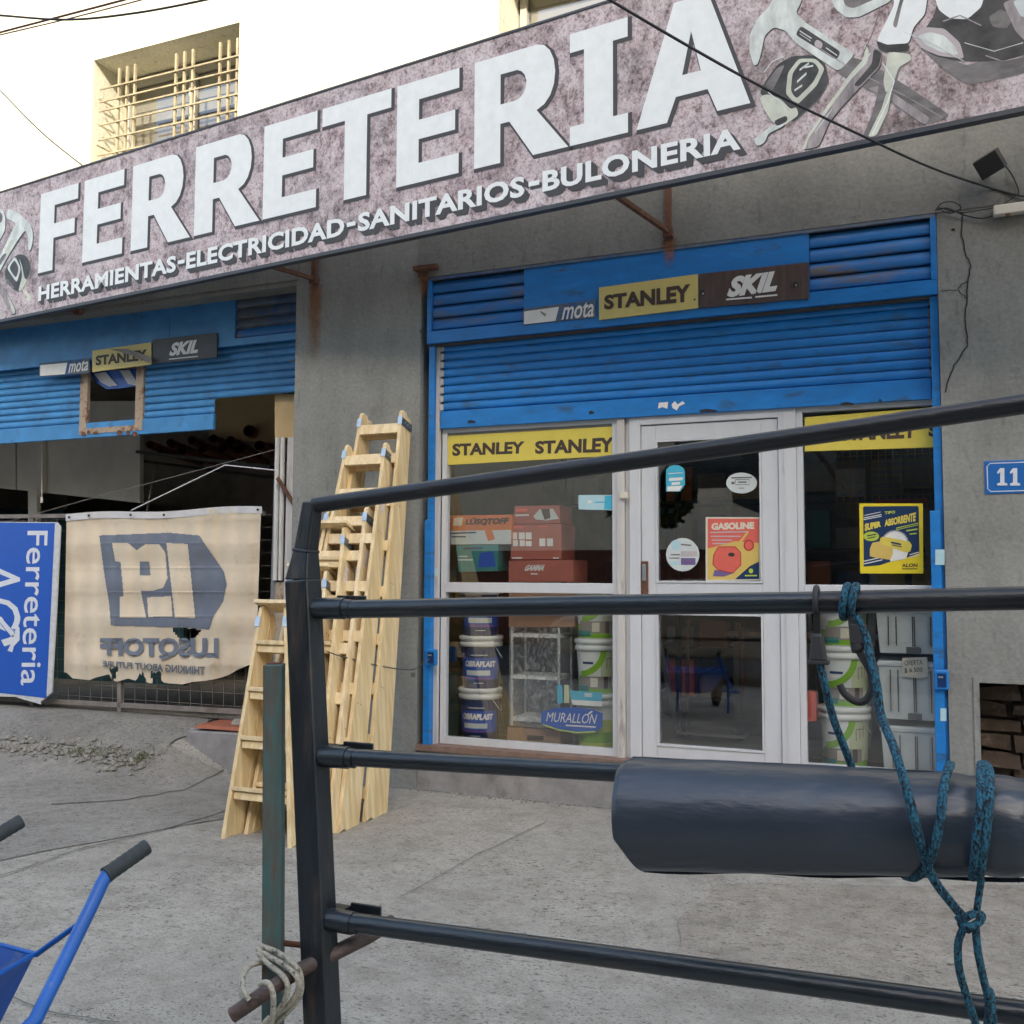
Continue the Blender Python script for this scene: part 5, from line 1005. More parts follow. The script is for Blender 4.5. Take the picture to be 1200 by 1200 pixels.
# ------------------------------------------------------------------ wooden ladders
UPV = Vector((0,0,1))
def ladder(label, topR, footR, wt, wb, nst, cap, wood, straps=True, dep=.15, ext=.0, red=False):
    """folded A-frame stepladder; topR/footR: nearest corner of the right stile"""
    T = Vector(topR); Fo = Vector(footR); TL = T+Vector((-wt,0,0)); FL = Fo+Vector((-wb,0,0))
    ax = (T-Fo).normalized(); X = Vector((1,0,0)); nrm = (X.cross(ax)).normalized()
    if nrm.y < 0: nrm = -nrm                      # towards the wall
    t = thing('wooden_stepladder', label, 'stepladder', (Fo+FL)/2, 'wooden stepladders at the grey pillar')
    L = (T-Fo).length; th = .024; d1_ = dep*.56; d2_ = dep*.38
    def stile(a, b_, y0, d, nm, tip, side):
        a = a+nrm*y0*1.85; b_ = b_+nrm*y0+ax*tip; u = nrm*d; s_ = X*th*(-side)
        # notched foot and rounded top
        ai, bi = a+ax*.012, b_
        W = u*1.85; cr = [a, a+W*.45+ax*.035, a+W+ax*.0, b_+u-ax*.015, b_+u*.75+ax*.008, b_+u*.2+ax*.010, b_-ax*.012]
        return MB().prism(cr, s_).build(nm, wood, t, .002)
    stile(Fo, T, 0, d1_, 'stile', 0, 1); stile(FL, TL, 0, d1_, 'stile', 0, -1)
    d1_ = dep*.56
    stile(Fo-X*.002, T-X*.002, d1_+.002, d2_, 'rear_leg', -.02, 1); stile(FL+X*.002, TL+X*.002, d1_+.002, d2_, 'rear_leg', -.02, -1)
    for k in range(nst):
        f = (k+.98)/(nst+.78) if cap else (k+.55)/(nst-.35)
        if f > .97: f = .955
        a = Fo.lerp(T, f)-X*th; b_ = FL.lerp(TL, f)+X*th; d1_ = dep*.56*(1.85-.85*f)
        if abs(f-.955) < 1e-6 or cap is False:
            MB().obox([b_+nrm*.003-ax*.04, a+nrm*.003-ax*.04, a+nrm*.025-ax*.04, b_+nrm*.025-ax*.04, b_+nrm*.003+ax*.03, a+nrm*.003+ax*.03, a+nrm*.025+ax*.03, b_+nrm*.025+ax*.03]).build('step', 'pine_pale', t, .002)
            MB().obox([b_+nrm*.07-ax*.05, a+nrm*.07-ax*.05, a+nrm*.09-ax*.05, b_+nrm*.09-ax*.05, b_+nrm*.07+ax*.01, a+nrm*.07+ax*.01, a+nrm*.09+ax*.01, b_+nrm*.09+ax*.01]).build('rear_rung', 'pine_warm', t, .002)
        else:
            lo = -.012
            MB().obox([b_+nrm*lo-UPV*.012, a+nrm*lo-UPV*.012, a+nrm*d1_-UPV*.012, b_+nrm*d1_-UPV*.012, b_+nrm*lo+UPV*.012, a+nrm*lo+UPV*.012, a+nrm*d1_+UPV*.012, b_+nrm*d1_+UPV*.012]).build('step', 'pine_pale', t, .003)
            MB().obox([b_+nrm*.012-ax*.055, a+nrm*.012-ax*.055, a+nrm*.034-ax*.055, b_+nrm*.034-ax*.055, b_+nrm*.012-ax*.014, a+nrm*.012-ax*.014, a+nrm*.034-ax*.014, b_+nrm*.034-ax*.014]).build('step_support', 'pine', t)
            if k % 2: MB().obox([b_+nrm*(d1_+.02)-ax*.03, a+nrm*(d1_+.02)-ax*.03, a+nrm*(d1_+.04)-ax*.03, b_+nrm*(d1_+.04)-ax*.03, b_+nrm*(d1_+.02)+ax*.03, a+nrm*(d1_+.02)+ax*.03, a+nrm*(d1_+.04)+ax*.03, b_+nrm*(d1_+.04)+ax*.03]).build('rear_rung', 'pine_warm', t)
    if cap:
        a = T+X*.02; b_ = TL-X*.02
        MB().obox([b_+nrm*-.03+ax*.012, a+nrm*-.03+ax*.012, a+nrm*dep*1.05+ax*.012, b_+nrm*dep*1.05+ax*.012, b_+nrm*-.03+ax*.036, a+nrm*-.03+ax*.036, a+nrm*dep*1.05+ax*.036, b_+nrm*dep*1.05+ax*.036]).build('top_board', 'pine_pale', t, .003)
    # hinge straps
    if straps:
        for a, s_ in ((T, 1), (TL, -1)):
            ax = (T-Fo).normalized() if s_ > 0 else (TL-FL).normalized(); c = a-ax*(.075 if not cap else .10)
            MB().obox([c+X*s_*.002+nrm*-.002-ax*.028, c+X*s_*.006+nrm*-.002-ax*.028, c+X*s_*.006+nrm*dep*.95-ax*.028, c+X*s_*.002+nrm*dep*.95-ax*.028, c+X*s_*.002+nrm*-.002+ax*.026, c+X*s_*.006+nrm*-.002+ax*.026, c+X*s_*.006+nrm*dep*.95+ax*.026, c+X*s_*.002+nrm*dep*.95+ax*.026]).build('hinge_strap', 'galv_dark', t)
            c2 = c-X*s_*.026 if s_ > 0 else c+X*.026
            lo, hi = (c.x-th-.002, c.x+.006) if s_ > 0 else (c.x-.006, c.x+th+.002)
            V = []
            for dz in (-.028, .034):
                for yy in (-.005, -.002):
                    for xx in (lo, hi): q = c+nrm*yy+ax*dz; V.append(Vector((xx+(q.x-c.x), q.y, q.z)))
            MB().obox([V[0],V[1],V[3],V[2],V[4],V[5],V[7],V[6]]).build('hinge_strap_front', 'galv', t)
            for j in (.25, .5, .75):
                q = c+X*s_*.008+nrm*dep*j; MB().tube([q, q+X*s_*.004], .005, 8).build('screw', 'galv', t)
    if red:
        c = Fo.lerp(T, .80)+X*.0015+nrm*dep*.15
        for k in range(9): q = c-ax*(.03*k+.1); MB().poly([q, q+nrm*.035-ax*.004+ax*.01*(k % 2), q+nrm*.035-ax*.018, q-ax*.012]).build('red_mark', 'red_ink', t)
        q = c+ax*.12; MB().poly([q+nrm*.0, q+nrm*.05, q+nrm*.05-ax*.11, q-ax*.11]).build('paper_label', 'paper', t)
    # tiny knots / screw marks
    for f in (.3, .55, .75):
        q = Fo.lerp(T, f)+X*.0012+nrm*dep*.3
        for j in (0, 1): MB().poly([q+nrm*(.03*j)+nrm*.004*math.cos(a_)+ax*.006*math.sin(a_) for a_ in (0,1.57,3.14,4.71)]).build('screw_mark', 'brown_ink', t)
    return t
def P3(px, py, y): return atY(px, py, y)
l1 = ladder('tallest wooden stepladder, farthest right, leaning at the pillar edge', P3(471.5,481,-.20), atZ(428,964), .335, .52, 9, False, 'pine', red=False)
l2 = ladder('second tallest wooden stepladder, right behind the top bar', P3(452.5,519,-.34), atZ(397,977), .32, .50, 8, False, 'pine', dep=.125, red=True)
l3 = ladder('middle height wooden stepladder with dark hinge plates under the top bar', P3(430.5,594,-.50), atZ(384,981), .31, .47, 7, False, 'pine_pale', dep=.165, red=True)
l4 = ladder('wooden stepladder with top board just right of the black post', P3(404.5,617,-.60), atZ(370,986), .27, .44, 6, True, 'pine', dep=.17, red=True)
l5 = ladder('short wooden stepladder whose top board shows both sides of the black post', P3(383,668,-.70), atZ(360,988), .27, .42, 5, True, 'pine_pale')
ax_top = atY(336, 711, -1.12)
l6 = ladder('shortest wooden stepladder, frontmost and left of the black post', ax_top, atZ(341,995), .20, .46, 4, True, 'pine')
# chain round the ladders to the lock box
cp = [atY(382,763,-1.05), atY(415,773,-.85), atY(455,782,-.6), atY(484,785,-.4), atY(503,772,-.1)]
path = []
for a, b_ in zip(cp, cp[1:]):
    for k in range(8): path.append(a.lerp(b_, k/8)-UPV*.004*math.sin(k/8*3.14))
path.append(cp[-1]); 
chn = thing('chain', 'thin dark security chain running from the ladders to the blue lock box', 'chain', cp[0]); mb = MB(); n_ = 90
def along(t):
    f = t*(len(path)-1); i = min(int(f), len(path)-2); return path[i].lerp(path[i+1], f-i)
for k in range(n_):
    a, b_ = along(k/n_), along((k+.85)/n_); m_ = (a+b_)/2; u = (b_-a).normalized(); s_ = u.cross(UPV).normalized() if k % 2 else UPV
    mb.tube([m_-u*.006+s_*.003, m_-u*.008, m_-u*.006-s_*.003, m_+u*.006-s_*.003, m_+u*.008, m_+u*.006+s_*.003, m_-u*.006+s_*.003], .0016, 5, cap=False)
mb.build('links', 'galv_dark', chn)
q = atY(484,790,-.4); MB().box(q.x-.012,q.x+.012,q.y-.008,q.y+.008,q.z-.02,q.z+.01).build('padlock', 'galv_dark', chn, .003)

# ------------------------------------------------------------------ wall fittings, right
pl_ = thing('number_plate', 'blue enamel house number plate with white border and numerals 11', 'number plate', atY(1154, 580, 0))
MB().box(.316, .62, -.006, .0, 1.905, 2.09).build('plate', 'plate_blue', pl_, .003)
zt_, zb_2 = 2.078, 1.917
bd = MB()
for q in ((.345,.60,zt_-.005,zt_),(.345,.60,zb_2,zb_2+.005),(.328,.333,zb_2+.018,zt_-.018)): bd.box(q[0], q[1], -.0075, -.0055, q[2], q[3])
for c in ((.328,zt_-.018),(.328,zb_2+.018)):
    s_ = 1 if c[1] > 2 else -1; bd.add([(c[0],-.0075,c[1]),(c[0]+.005,-.0075,c[1]),(c[0]+.020,-.0075,c[1]+s_*.015),(c[0]+.017,-.0075,c[1]+s_*.018)], [(0,1,2,3)])
bd.build('border', 'board_ink', pl_)
for px in (1168.5, 1183.5): pp([(px+3.6,548.5),(px+8.6,548.5),(px+8.6,565.5),(px+12,566.5),(px+12,569),(px,569),(px,566.5),(px+3.6,565.5),(px+3.6,553.5),(px+.2,555.5),(px+.2,552.8)], PY(-.009), 'numeral', 'board_ink', pl_)
p = atY(1160, 193, -.12)
fl = thing('floodlight', 'small dark box floodlight tilted on the concrete beam at top right', 'floodlight', atY(1160, 190, 0))
c = Vector((p.x, -.13, p.z)); e1 = Vector((.80,-.35,.30)).normalized(); e2 = Vector((.2,.85,.48)); e2 = (e2-e1*e2.dot(e1)).normalized(); e3 = e1.cross(e2)
V = [c+e1*a*.065+e2*b_*.05+e3*d*.055 for d in (-1,1) for a, b_ in ((-1,-1),(1,-1),(1,1),(-1,1))]; MB().obox(V).build('housing', 'lamp_body', fl, .005)
MB().tube([c, (c.x, -.0, c.z-.01)], .015).build('mount', 'lamp_body', fl)
lt = thing('tube_light', 'cream batten tube light fixed on the wall at the right edge', 'light fitting', atY(1164, 252, 0)); a = atY(1164,247,-.03)
MB().box(a.x, a.x+.75, -.06, -.008, a.z-.035, a.z+.022).build('batten', 'lamp_white', lt, .006); MB().box(a.x+.06, a.x+.08, -.062, -.04, a.z-.05, a.z-.035).build('clip', 'rust', lt)
def cable(pts, r_, label, mat='cable', nm='cable'):
    P = [Vector(p) for p in pts]; out = []
    for i in range(len(P)-1):
        a, b_ = P[i], P[i+1]; p0 = P[i-1] if i else a; p3 = P[i+2] if i+2 < len(P) else b_
        for k in range(8): t = k/8; out.append(.5*((2*a)+(b_-p0)*t+(2*p0-5*a+4*b_-p3)*t*t+(3*a-p0-3*b_+p3)*t**3))
    out.append(P[-1]); return tag(MB().tube(out, r_, 7).build(nm, mat), label, 'cable')
cable([atY(640,-50,-2.6), atY(715,0,-2.45), atY(880,95,-1.9), atY(1012,160,-1.3), atY(1090,196,-.6), atY(1150,217,-.06), atY(1199,230,-.02), atY(1260,238,-.02)], .006, 'black cable crossing in front of the sign down to the right wall')
cable([atY(1178,194,-.1), atY(1186,205,-.03), atY(1193,220,-.02), atY(1194,228,-.02)], .004, 'thin lead dropping from the floodlight')
cable([atY(1098,246,-.02), atY(1110,244,-.03), atY(1130,252,-.02), atY(1150,256,-.02), atY(1163,253,-.03)], .004, 'wire run from the opening corner to the tube light, lower strand')
cable([atY(1100,243,-.03), atY(1125,249,-.03), atY(1150,246,-.03), atY(1170,242,-.03), atY(1193,228,-.03)], .003, 'wire run from the opening corner up to the cable, upper strand')
cable([atY(1096,247,-.02), atY(1104,238,-.06), atY(1118,237,-.08), atY(1126,244,-.06), atY(1112,250,-.04), atY(1100,244,-.03)], .003, 'tangled loop of wire at the right corner of the shop opening')
cable([atY(-40,15,-2.2), atY(0,18,-2.2), atY(80,23,-2.2), atY(160,15,-2.2), atY(235,1,-2.2), atY(280,-10,-2.2)], .006, 'dark overhead cable sagging across the top left', 'cable')
cable([atY(-40,50,-2.0), atY(0,38,-2.0), atY(80,17,-2.0), atY(160,-4,-2.0), atY(200,-15,-2.0)], .006, 'reddish overhead cable at top left, upper one', 'red_cable')
cable([atY(-40,52,-1.9), atY(0,41,-1.9), atY(80,22,-1.9), atY(165,0,-1.9), atY(200,-10,-1.9)], .004, 'reddish overhead cable at top left, thinner lower one', 'red_cable')
cable([atY(-40,72,-1.2), atY(0,106,-1.0), atY(30,137,-.9), atY(60,165,-.6), atY(98,195,-.35)], .005, 'grey cable falling behind the sign at upper left', 'grey_post')

# ------------------------------------------------------------------ steel barrier in the foreground
GP = -4.43
gt = thing('steel_barrier', 'black steel pipe barrier with four rails close to the camera', 'barrier', (-1.0, GP, 0))
gp = lambda px, py, y=GP: atY(px, py, y)
e45 = Vector((1,1,0)).normalized()
pt0 = gp(355, 679.2); pb = gp(378, 1200); dirp = (pb-pt0).normalized(); pbot = pt0+dirp*((pt0.z-.0)/-dirp.z)
pdir = Vector((math.cos(R(-6)), math.sin(R(-6)), 0))
MB().beam(pt0, pbot, .055, .046, pdir).build('post', 'black_steel', gt, .004)
qd = Vector((-pdir.y, pdir.x, 0)); mb = MB(); V = []
for c_, a_, b_ in ((gp(366.5, 588), .030, .028), (gp(358.5, 645), .036, .034), (gp(355.0, 679.5), .0545, .0455)): V += [c_+pdir*(i_*a_/2)+qd*(j_*b_/2) for i_, j_ in ((-1,-1),(1,-1),(1,1),(-1,1))]
mb.add(V, [(0,3,2,1),(0,1,5,4),(1,2,6,5),(2,3,7,6),(3,0,4,7),(4,5,9,8),(5,6,10,9),(6,7,11,10),(7,4,8,11),(8,9,10,11)]).build('post_top', 'black_steel', gt, .003)
MB().beam(gp(358.8,643), gp(358.2,648), .041, .039, pdir).build('weld_collar', 'black_steel', gt, .008)
MB().tube([gp(369,592), gp(500,574), gp(720,543), gp(1000,503), gp(1200,473), gp(1330,450)], .0155, 14).build('rail', 'worn_pipe', gt, 0)
rail = {}
def prail(pts, nm='rail', mat='black_pipe', r_=.0172):
    P = [gp(*p) for p in pts]; MB().tube(P, r_, 18).build(nm, mat, gt)
prail([(400,714),(700,709),(955,706)]); prail([(955,706),(1200,701),(1420,697)], mat='worn_pipe')
prail([(400,887),(560,896),(723,905),(1000,924),(1330,948)], r_=.016); prail([(405,1080),(700,1119),(1000,1160),(1200,1188),(1420,1218)], r_=.0175)
prail([(385,1330),(700,1380),(1200,1440),(1420,1470)], r_=.0175)
for (a, b_) in (((356,713),(404,713)), ((364,885),(408,888)), ((373,1075),(414,1082))):
    MB().tube([gp(*a), gp(*b_)], .0205, 18).tube([gp(b_[0]-1,b_[1]), gp(b_[0]+8,b_[1]+1)], .0182, 18).build('socket', 'black_pipe', gt)
    q = gp(a[0]+55, a[1]-3, GP+.05); MB().box(q.x-.03, q.x+.035, GP+.045, GP+.052, q.z-.018, q.z+.02).build('bracket_plate', 'black_steel', gt, .002)
    MB().box(q.x-.09, q.x-.03, GP+.018, GP+.048, q.z-.016, q.z+.014).build('bracket_arm', 'black_steel', gt)
farp = gp(1420, 697); MB().beam((farp.x, GP, 0), (farp.x, GP, 1.7), .052, .052, pdir).build('post', 'black_steel', gt, .004)
MB().tube([gp(345,1137,GP-.03), gp(352,1137,GP-.03)], .012, 8).build('bolt', 'galv_dark', gt)
# green post
gs = thing('green_post', 'rusty green painted steel tube standing left of the black post', 'post', (gp(320,1200).x, GP-.01, 0))
a = gp(321.5, 778, GP-.0); b_ = gp(320, 1200, GP-.0); d_ = (b_-a).normalized(); c = a+d_*(a.z/-d_.z)
MB().beam(a, c, .037, .040, (1,.5,0)).build('tube', 'green_steel', gs, .003); MB().beam(a+UPV*.001-Vector((0,0,0)), a+UPV*.003, .024, .024, (1,.5,0)).build('cap', 'rust', gs)
# rusty pipe tied across with cream rope
rp_ = tag(MB().tube([gp(272,1190,GP-.10), gp(345,1140,GP-.045), gp(430,1098,GP+.06), gp(460,1080,GP+.12)], .014, 16, cap=False).tube([gp(272,1190,GP-.10), gp(345,1140,GP-.045)], .0115, 16, cap=False).build('rusty_pipe', 'rust_pipe'), 'short rusty pipe with open end lashed behind the two posts', 'pipe')
tag(MB().tube([gp(330,1105,GP+.02), gp(350,1107,GP+.03), gp(395,1112,GP+.05), gp(420,1100,GP+.06)], .006, 8).build('rusty_bar', 'rust'), 'thin rusty bar passing behind the black post near its bottom', 'bar')
def rope(pts, r_, nm, mat, parent=None, k=8):
    P = [Vector(p) for p in pts]; out = []
    for i in range(len(P)-1):
        a, b_ = P[i], P[i+1]; p0 = P[i-1] if i else a; p3 = P[i+2] if i+2 < len(P) else b_
        for j in range(k): t = j/k; out.append(.5*((2*a)+(b_-p0)*t+(2*p0-5*a+4*b_-p3)*t*t+(3*a-p0-3*b_+p3)*t**3))
    out.append(P[-1]); return MB().tube(out, r_, 10).build(nm, mat, parent)
cr = thing('cream_rope', 'dirty cream rope lashing the green post, black post and rusty pipe', 'rope', gp(320,1190))
g1 = lambda px, py, dy: gp(px, py, GP+dy)
rope([g1(302,1112,-.035), g1(318,1122,-.045), g1(335,1132,-.06), g1(348,1145,-.065), g1(349,1160,-.06), g1(340,1176,-.055), g1(325,1188,-.05), g1(312,1198,-.04), g1(302,1215,-.03)], .0052, 'rope_turn', 'rope_cream', cr)
rope([g1(303,1117,-.04), g1(315,1130,-.05), g1(330,1142,-.065), g1(337,1155,-.07), g1(334,1172,-.065), g1(322,1190,-.055), g1(310,1210,-.04)], .005, 'rope_turn', 'rope_cream', cr)
rope([g1(305,1108,-.03), g1(325,1116,-.045), g1(342,1128,-.06), g1(352,1142,-.055), g1(352,1165,-.05), g1(338,1185,-.045), g1(322,1200,-.035)], .005, 'rope_turn', 'rope_cream', cr)
rope([g1(310,1127,-.03), g1(293,1132,-.05), g1(285,1145,-.07), g1(286,1162,-.10), g1(292,1172,-.10)], .0048, 'rope_turn', 'rope_cream', cr)
rope([g1(289,1133,-.02), g1(282,1148,-.05), g1(284,1168,-.07), g1(296,1178,-.08)], .0045, 'rope_turn', 'rope_cream', cr)
rope([g1(304,1153,-.115), g1(314,1152,-.12), g1(320,1165,-.12), g1(320,1185,-.11), g1(316,1215,-.09)], .005, 'rope_turn', 'rope_cream', cr)
rope([g1(316,1192,-.08), g1(305,1205,-.09), g1(296,1225,-.1)], .005, 'rope_end', 'rope_cream', cr)

# ------------------------------------------------------------------ rolled plastic film
RY = GP-.055
rf = thing('film_roll', 'large dark roll of plastic film roped to the barrier rails', 'roll', gp(960, 970, RY))
c0, c1 = atY(735, 952, RY), atY(1200, 968.5, RY); axr = (c1-c0).normalized(); c2 = c0+axr*1.3
NR, NS = 260, 120
import mathutils.noise as mn; mb = MB(); va = axr.cross(Vector((0,1,0))).normalized()
if va.z < 0: va = -va
vb = Vector((0,-1,0)); R0, R1 = .087, .068
def rad(s_):  # constant in the world except for a gentle taper
    return R0+(R1-R0)*min(1, s_/(c1-c0).length)
for i in range(NR+1):
    for k in range(NS+1):
        a = 2*math.pi*k/NS; s_ = 1.3*i/NR; r_ = rad(s_)*(1+.006*math.sin(5*a+7*s_)+.004*math.sin(9*s_+2*a)); wr = min(1, max(.22, (s_-.25)/.35))
        r_ += .0022*wr*mn.fractal(Vector((s_*26+a*2.2, a*3.0+s_*5, 1.3)), 1, 2, 4)*(.4+.6*max(0, math.cos(a-1.0)))+.0012*mn.noise(Vector((s_*9, a*2, 4)))
        for s0_ in (.505, .565, .62): r_ -= .0035*math.exp(-((s_-s0_)/.012)**2)
        s0 = 0
        cut = max(0, (-math.cos(a)-.25))*.040+(.012*max(0, math.cos(a)-.9)/.1)
        if i < 5: s0 = cut*(1-i/5)
        rr_ = r_*(.965 if i == 0 else 1)
        p = c0+axr*(s_+s0)+va*math.cos(a)*rr_+vb*math.sin(a)*rr_; mb.v.append(p)
for i in range(NR):
    for k in range(NS): o = i*(NS+1)+k; mb.f.append([o, o+1, o+NS+2, o+NS+1]); mb.sm.append(True)
mb.build('film', 'roll_film', rf)
mb = MB(); V = []   # spiral end layers
for k in range(240):
    a = k*.16; r_ = .082*(1-k/300); V += [c0+axr*(.018*(1-math.cos(a))*.9+.001)+va*math.cos(a)*r_+vb*math.sin(a)*r_, c0+axr*(.07)+va*math.cos(a)*r_*.98+vb*math.sin(a)*r_*.98]
mb.add(V, [(2*i, 2*i+1, 2*i+3, 2*i+2) for i in range(239)], True).build('wound_layers', 'roll_film', rf)
# loose outer edge of the film
V = []
for i in range(41):
    s_ = .02+1.28*i/40; a = math.pi*1.02; p = c0+axr*s_+va*math.cos(a)*(rad(s_)+.002)+vb*math.sin(a)*(rad(s_)+.002); V += [p, p+Vector((0,-.004,-.004-.002*math.sin(i*.9)))]
MB().add(V, [(2*i, 2*i+2, 2*i+3, 2*i+1) for i in range(40)]).build('film_edge', 'roll_film', rf)

# ------------------------------------------------------------------ ropes and hook
br_ = thing('blue_rope', 'blue green braided rope tying the film roll to the barrier', 'rope', gp(1135,1080))
yf = RY-.092     # in front of the roll
RR = .0062
G = lambda px, py, y: atY(px, py, y)
for k, px in enumerate((990, 1000)):  # turns on the second rail
    c = gp(px, 705); mb = MB(); mb.tube([c+Vector((.004*math.sin(j*.4)+.0012*j*.1, math.cos(j*2*math.pi/18)*.0245, math.sin(j*2*math.pi/18)*.0245)) for j in range(19)], RR, 9, cap=False); mb.build('rope_turn', 'rope_blue', br_)
rope([G(1003,722,GP-.02), G(1014,745,GP-.02), G(1020,770,GP-.03), G(1027,800,GP-.04), G(1033,840,GP-.05), G(1046,872,RY-.045), G(1056,903,RY-.075), G(1068,945,yf), G(1078,985,yf+.003), G(1086,1012,RY-.07), G(1097,1035,RY-.06), G(1118,1062,RY-.05), G(1132,1078,RY-.05)], RR, 'rope_length', 'rope_blue', br_)
rope([G(961,778,GP-.02), G(966,800,GP-.02), G(976,840,GP-.01), G(988,872,GP+.0), G(996,893,GP+.01), G(1003,915,GP+.03)], RR*.95, 'rope_length', 'rope_blue', br_)
rope([G(1114,896,RY-.02), G(1110,905,RY-.05), G(1105,930,RY-.085), G(1101,965,yf), G(1094,995,RY-.088), G(1085,1018,RY-.06), G(1072,1028,RY-.03), G(1060,1026,RY+.02)], RR, 'rope_length', 'rope_blue', br_)
for dx, e_ in ((0,0),(9,1)):
    rope([G(1150+dx*.5,896,RY-.02), G(1150+dx,905,RY-.05), G(1150+dx,935,RY-.085), G(1146+dx,975,yf), G(1142+dx*.9,1010,RY-.083), G(1140+dx*.8,1028,RY-.06)], RR*1.05, 'rope_length', 'rope_blue', br_)
rope([G(1150,1030,RY-.055), G(1147,1050,RY-.05), G(1144,1072,RY-.05)], RR*.75, 'rope_length', 'rope_blue', br_)
rope([G(1122,1074,RY-.05), G(1134,1086,RY-.06), G(1148,1080,RY-.055), G(1150,1072,RY-.05), G(1138,1072,RY-.062), G(1126,1082,RY-.055), G(1136,1090,RY-.045)], RR*.85, 'knot', 'rope_blue', br_)
rope([G(1130,1086,RY-.05), G(1123,1105,RY-.045), G(1124,1135,RY-.04), G(1132,1165,RY-.03), G(1141,1192,RY-.02), G(1150,1225,GP-.03)], RR*.85, 'rope_length', 'rope_blue', br_)
rope([G(1143,1084,RY-.05), G(1146,1115,RY-.045), G(1152,1145,RY-.035), G(1158,1172,RY-.02), G(1157,1200,GP-.03), G(1150,1230,GP-.03)], RR*.85, 'rope_length', 'rope_blue', br_)
c = gp(1160, 1183); MB().tube([c+Vector((.0003*j, math.cos(j*2*math.pi/18)*.0245, math.sin(j*2*math.pi/18)*.0245)) for j in range(19)], RR*.85, 9, cap=False).build('rope_turn', 'rope_blue', br_)
hk = thing('hook', 'grey curved metal hook hanging by the rope from the second rail', 'hook', gp(1010,735))
mb = MB(); pts = [G(1002,722,GP-.012), G(1004,742,GP-.012), G(1006,760,GP-.014), G(1012,772,GP-.016), G(1020,787,GP-.018), G(1022,805,GP-.018), G(1015,820,GP-.018), G(1003,822,GP-.018), G(990,813,GP-.018), G(984,802,GP-.018)]
P = [Vector(p) for p in pts]; out = []
for i in range(len(P)-1):
    a, b_ = P[i], P[i+1]; p0 = P[i-1] if i else a; p3 = P[i+2] if i+2 < len(P) else b_
    for j in range(6): t = j/6; out.append(.5*((2*a)+(b_-p0)*t+(2*p0-5*a+4*b_-p3)*t*t+(3*a-p0-3*b_+p3)*t**3))
out.append(P[-1]); n_ = len(out); mb.tube(out, [.011 if i < 14 else .0055+.0005*(n_-i)/n_ for i in range(n_)], 12).build('hook_arm', 'hook_grey', hk)
MB().box(G(1006,740,GP-.012).x-.012, G(1006,740,GP-.012).x+.012, GP-.024, GP-.002, G(1006,745,GP).z-.012, G(1006,738,GP).z+.01).build('clamp', 'hook_grey', hk, .003)
sb = thing('strap_buckle', 'black plastic buckle hanging on a strap left of the hook', 'buckle', gp(957,745))
c = gp(957, 705); MB().tube([c+Vector((0, math.cos(j*2*math.pi/18)*.022, math.sin(j*2*math.pi/18)*.022)) for j in range(19)], .0045, 8, cap=False).build('loop', 'hook_grey', sb)
MB().beam(G(957,718,GP-.015), G(957,748,GP-.015), .010, .006, (1,0,0)).build('strap', 'black', sb)
a = G(958,742,GP-.018); b_ = G(959,776,GP-.018); MB().obox([b_+Vector((-.014,-.009,0)), b_+Vector((.014,-.009,0)), b_+Vector((.014,.009,0)), b_+Vector((-.014,.009,0)), a+Vector((-.008,-.007,0)), a+Vector((.008,-.007,0)), a+Vector((.008,.007,0)), a+Vector((-.008,.007,0))]).build('body', 'hook_grey', sb, .005)
MB().beam(b_+Vector((-.016,0,0)), b_+Vector((.016,0,0)), .006, .022, (0,0,1)).build('lip', 'hook_grey', sb, .001)

# ------------------------------------------------------------------ wheelbarrow
wb_ = thing('wheelbarrow', 'blue metal wheelbarrow with dark rubber grips at the lower left corner', 'wheelbarrow', (-2.2, -4.5, 0))
def handle(E_, B0, T_, nm):
    E_, B0, T_ = map(Vector, (E_, B0, T_)); d = (E_-B0).normalized()
    pth = [B0+d*.02, B0, B0+(T_-B0)*.08-Vector((0,0,-.004)), B0+(T_-B0)*.22, T_, T_+Vector((0,-.25,-.10)), T_+Vector((0 if E_.x > -2.2 else .0, -.75, -.22))]
    MB().tube(pth, .0175, 16).build('frame_tube', 'barrow_blue', wb_)
    gpth = [B0+(E_-B0)*t for t in [k/14 for k in range(15)]]; MB().tube(gpth, [.0205+.0012*(k % 2) for k in range(15)], 16).tube([B0-d*.004, B0+d*.003], .0225, 16).build('grip', 'rubber', wb_)
handle((-1.956,-3.90,.70), (-1.99,-4.006,.65), (-1.955,-4.25,.385), 0); handle((-2.50,-3.832,.70), (-2.535,-3.94,.65), (-2.50,-4.19,.385), 1)
def zr(px, py, z): return atZ(px, py, z)
k1 = zr(41,1118,.45); k2 = Vector((k1.x-.42, k1.y+.03, .45)); k3 = Vector((k1.x+.13, k1.y-.62, .45)); k4 = Vector((k2.x-.10, k2.y-.62, .45))
lo = [k1+Vector((-.05,-.10,-.22)), k3+Vector((-.14,.16,-.24)), k4+Vector((.14,.16,-.24)), k2+Vector((.05,-.10,-.22))]; hi = [k1, k3, k4, k2]
mb = MB(); th = .004
for i in range(4):
    j = (i+1) % 4; mb.add([hi[i],hi[j],lo[j],lo[i]], [(0,1,2,3)])
mb.poly(lo); ty = mb.build('tray', 'barrow_tray', wb_); so_ = ty.modifiers.new('solid', 'SOLIDIFY'); so_.thickness = .004
MB().tube(hi+[hi[0]], .007, 8, cap=False).build('tray_rim', 'barrow_blue', wb_)
MB().tube([Vector((-1.985,-4.10,.555)), k1+Vector((.005,.0,.0))], .008, 10).build('stay', 'barrow_blue', wb_); MB().tube([Vector((-2.50,-4.03,.555)), k2], .008, 10).build('stay', 'barrow_blue', wb_)
for x in (-1.955, -2.50): MB().tube([(x,-4.38,.34),(x,-4.33,.012)], .014).build('leg', 'barrow_blue', wb_)
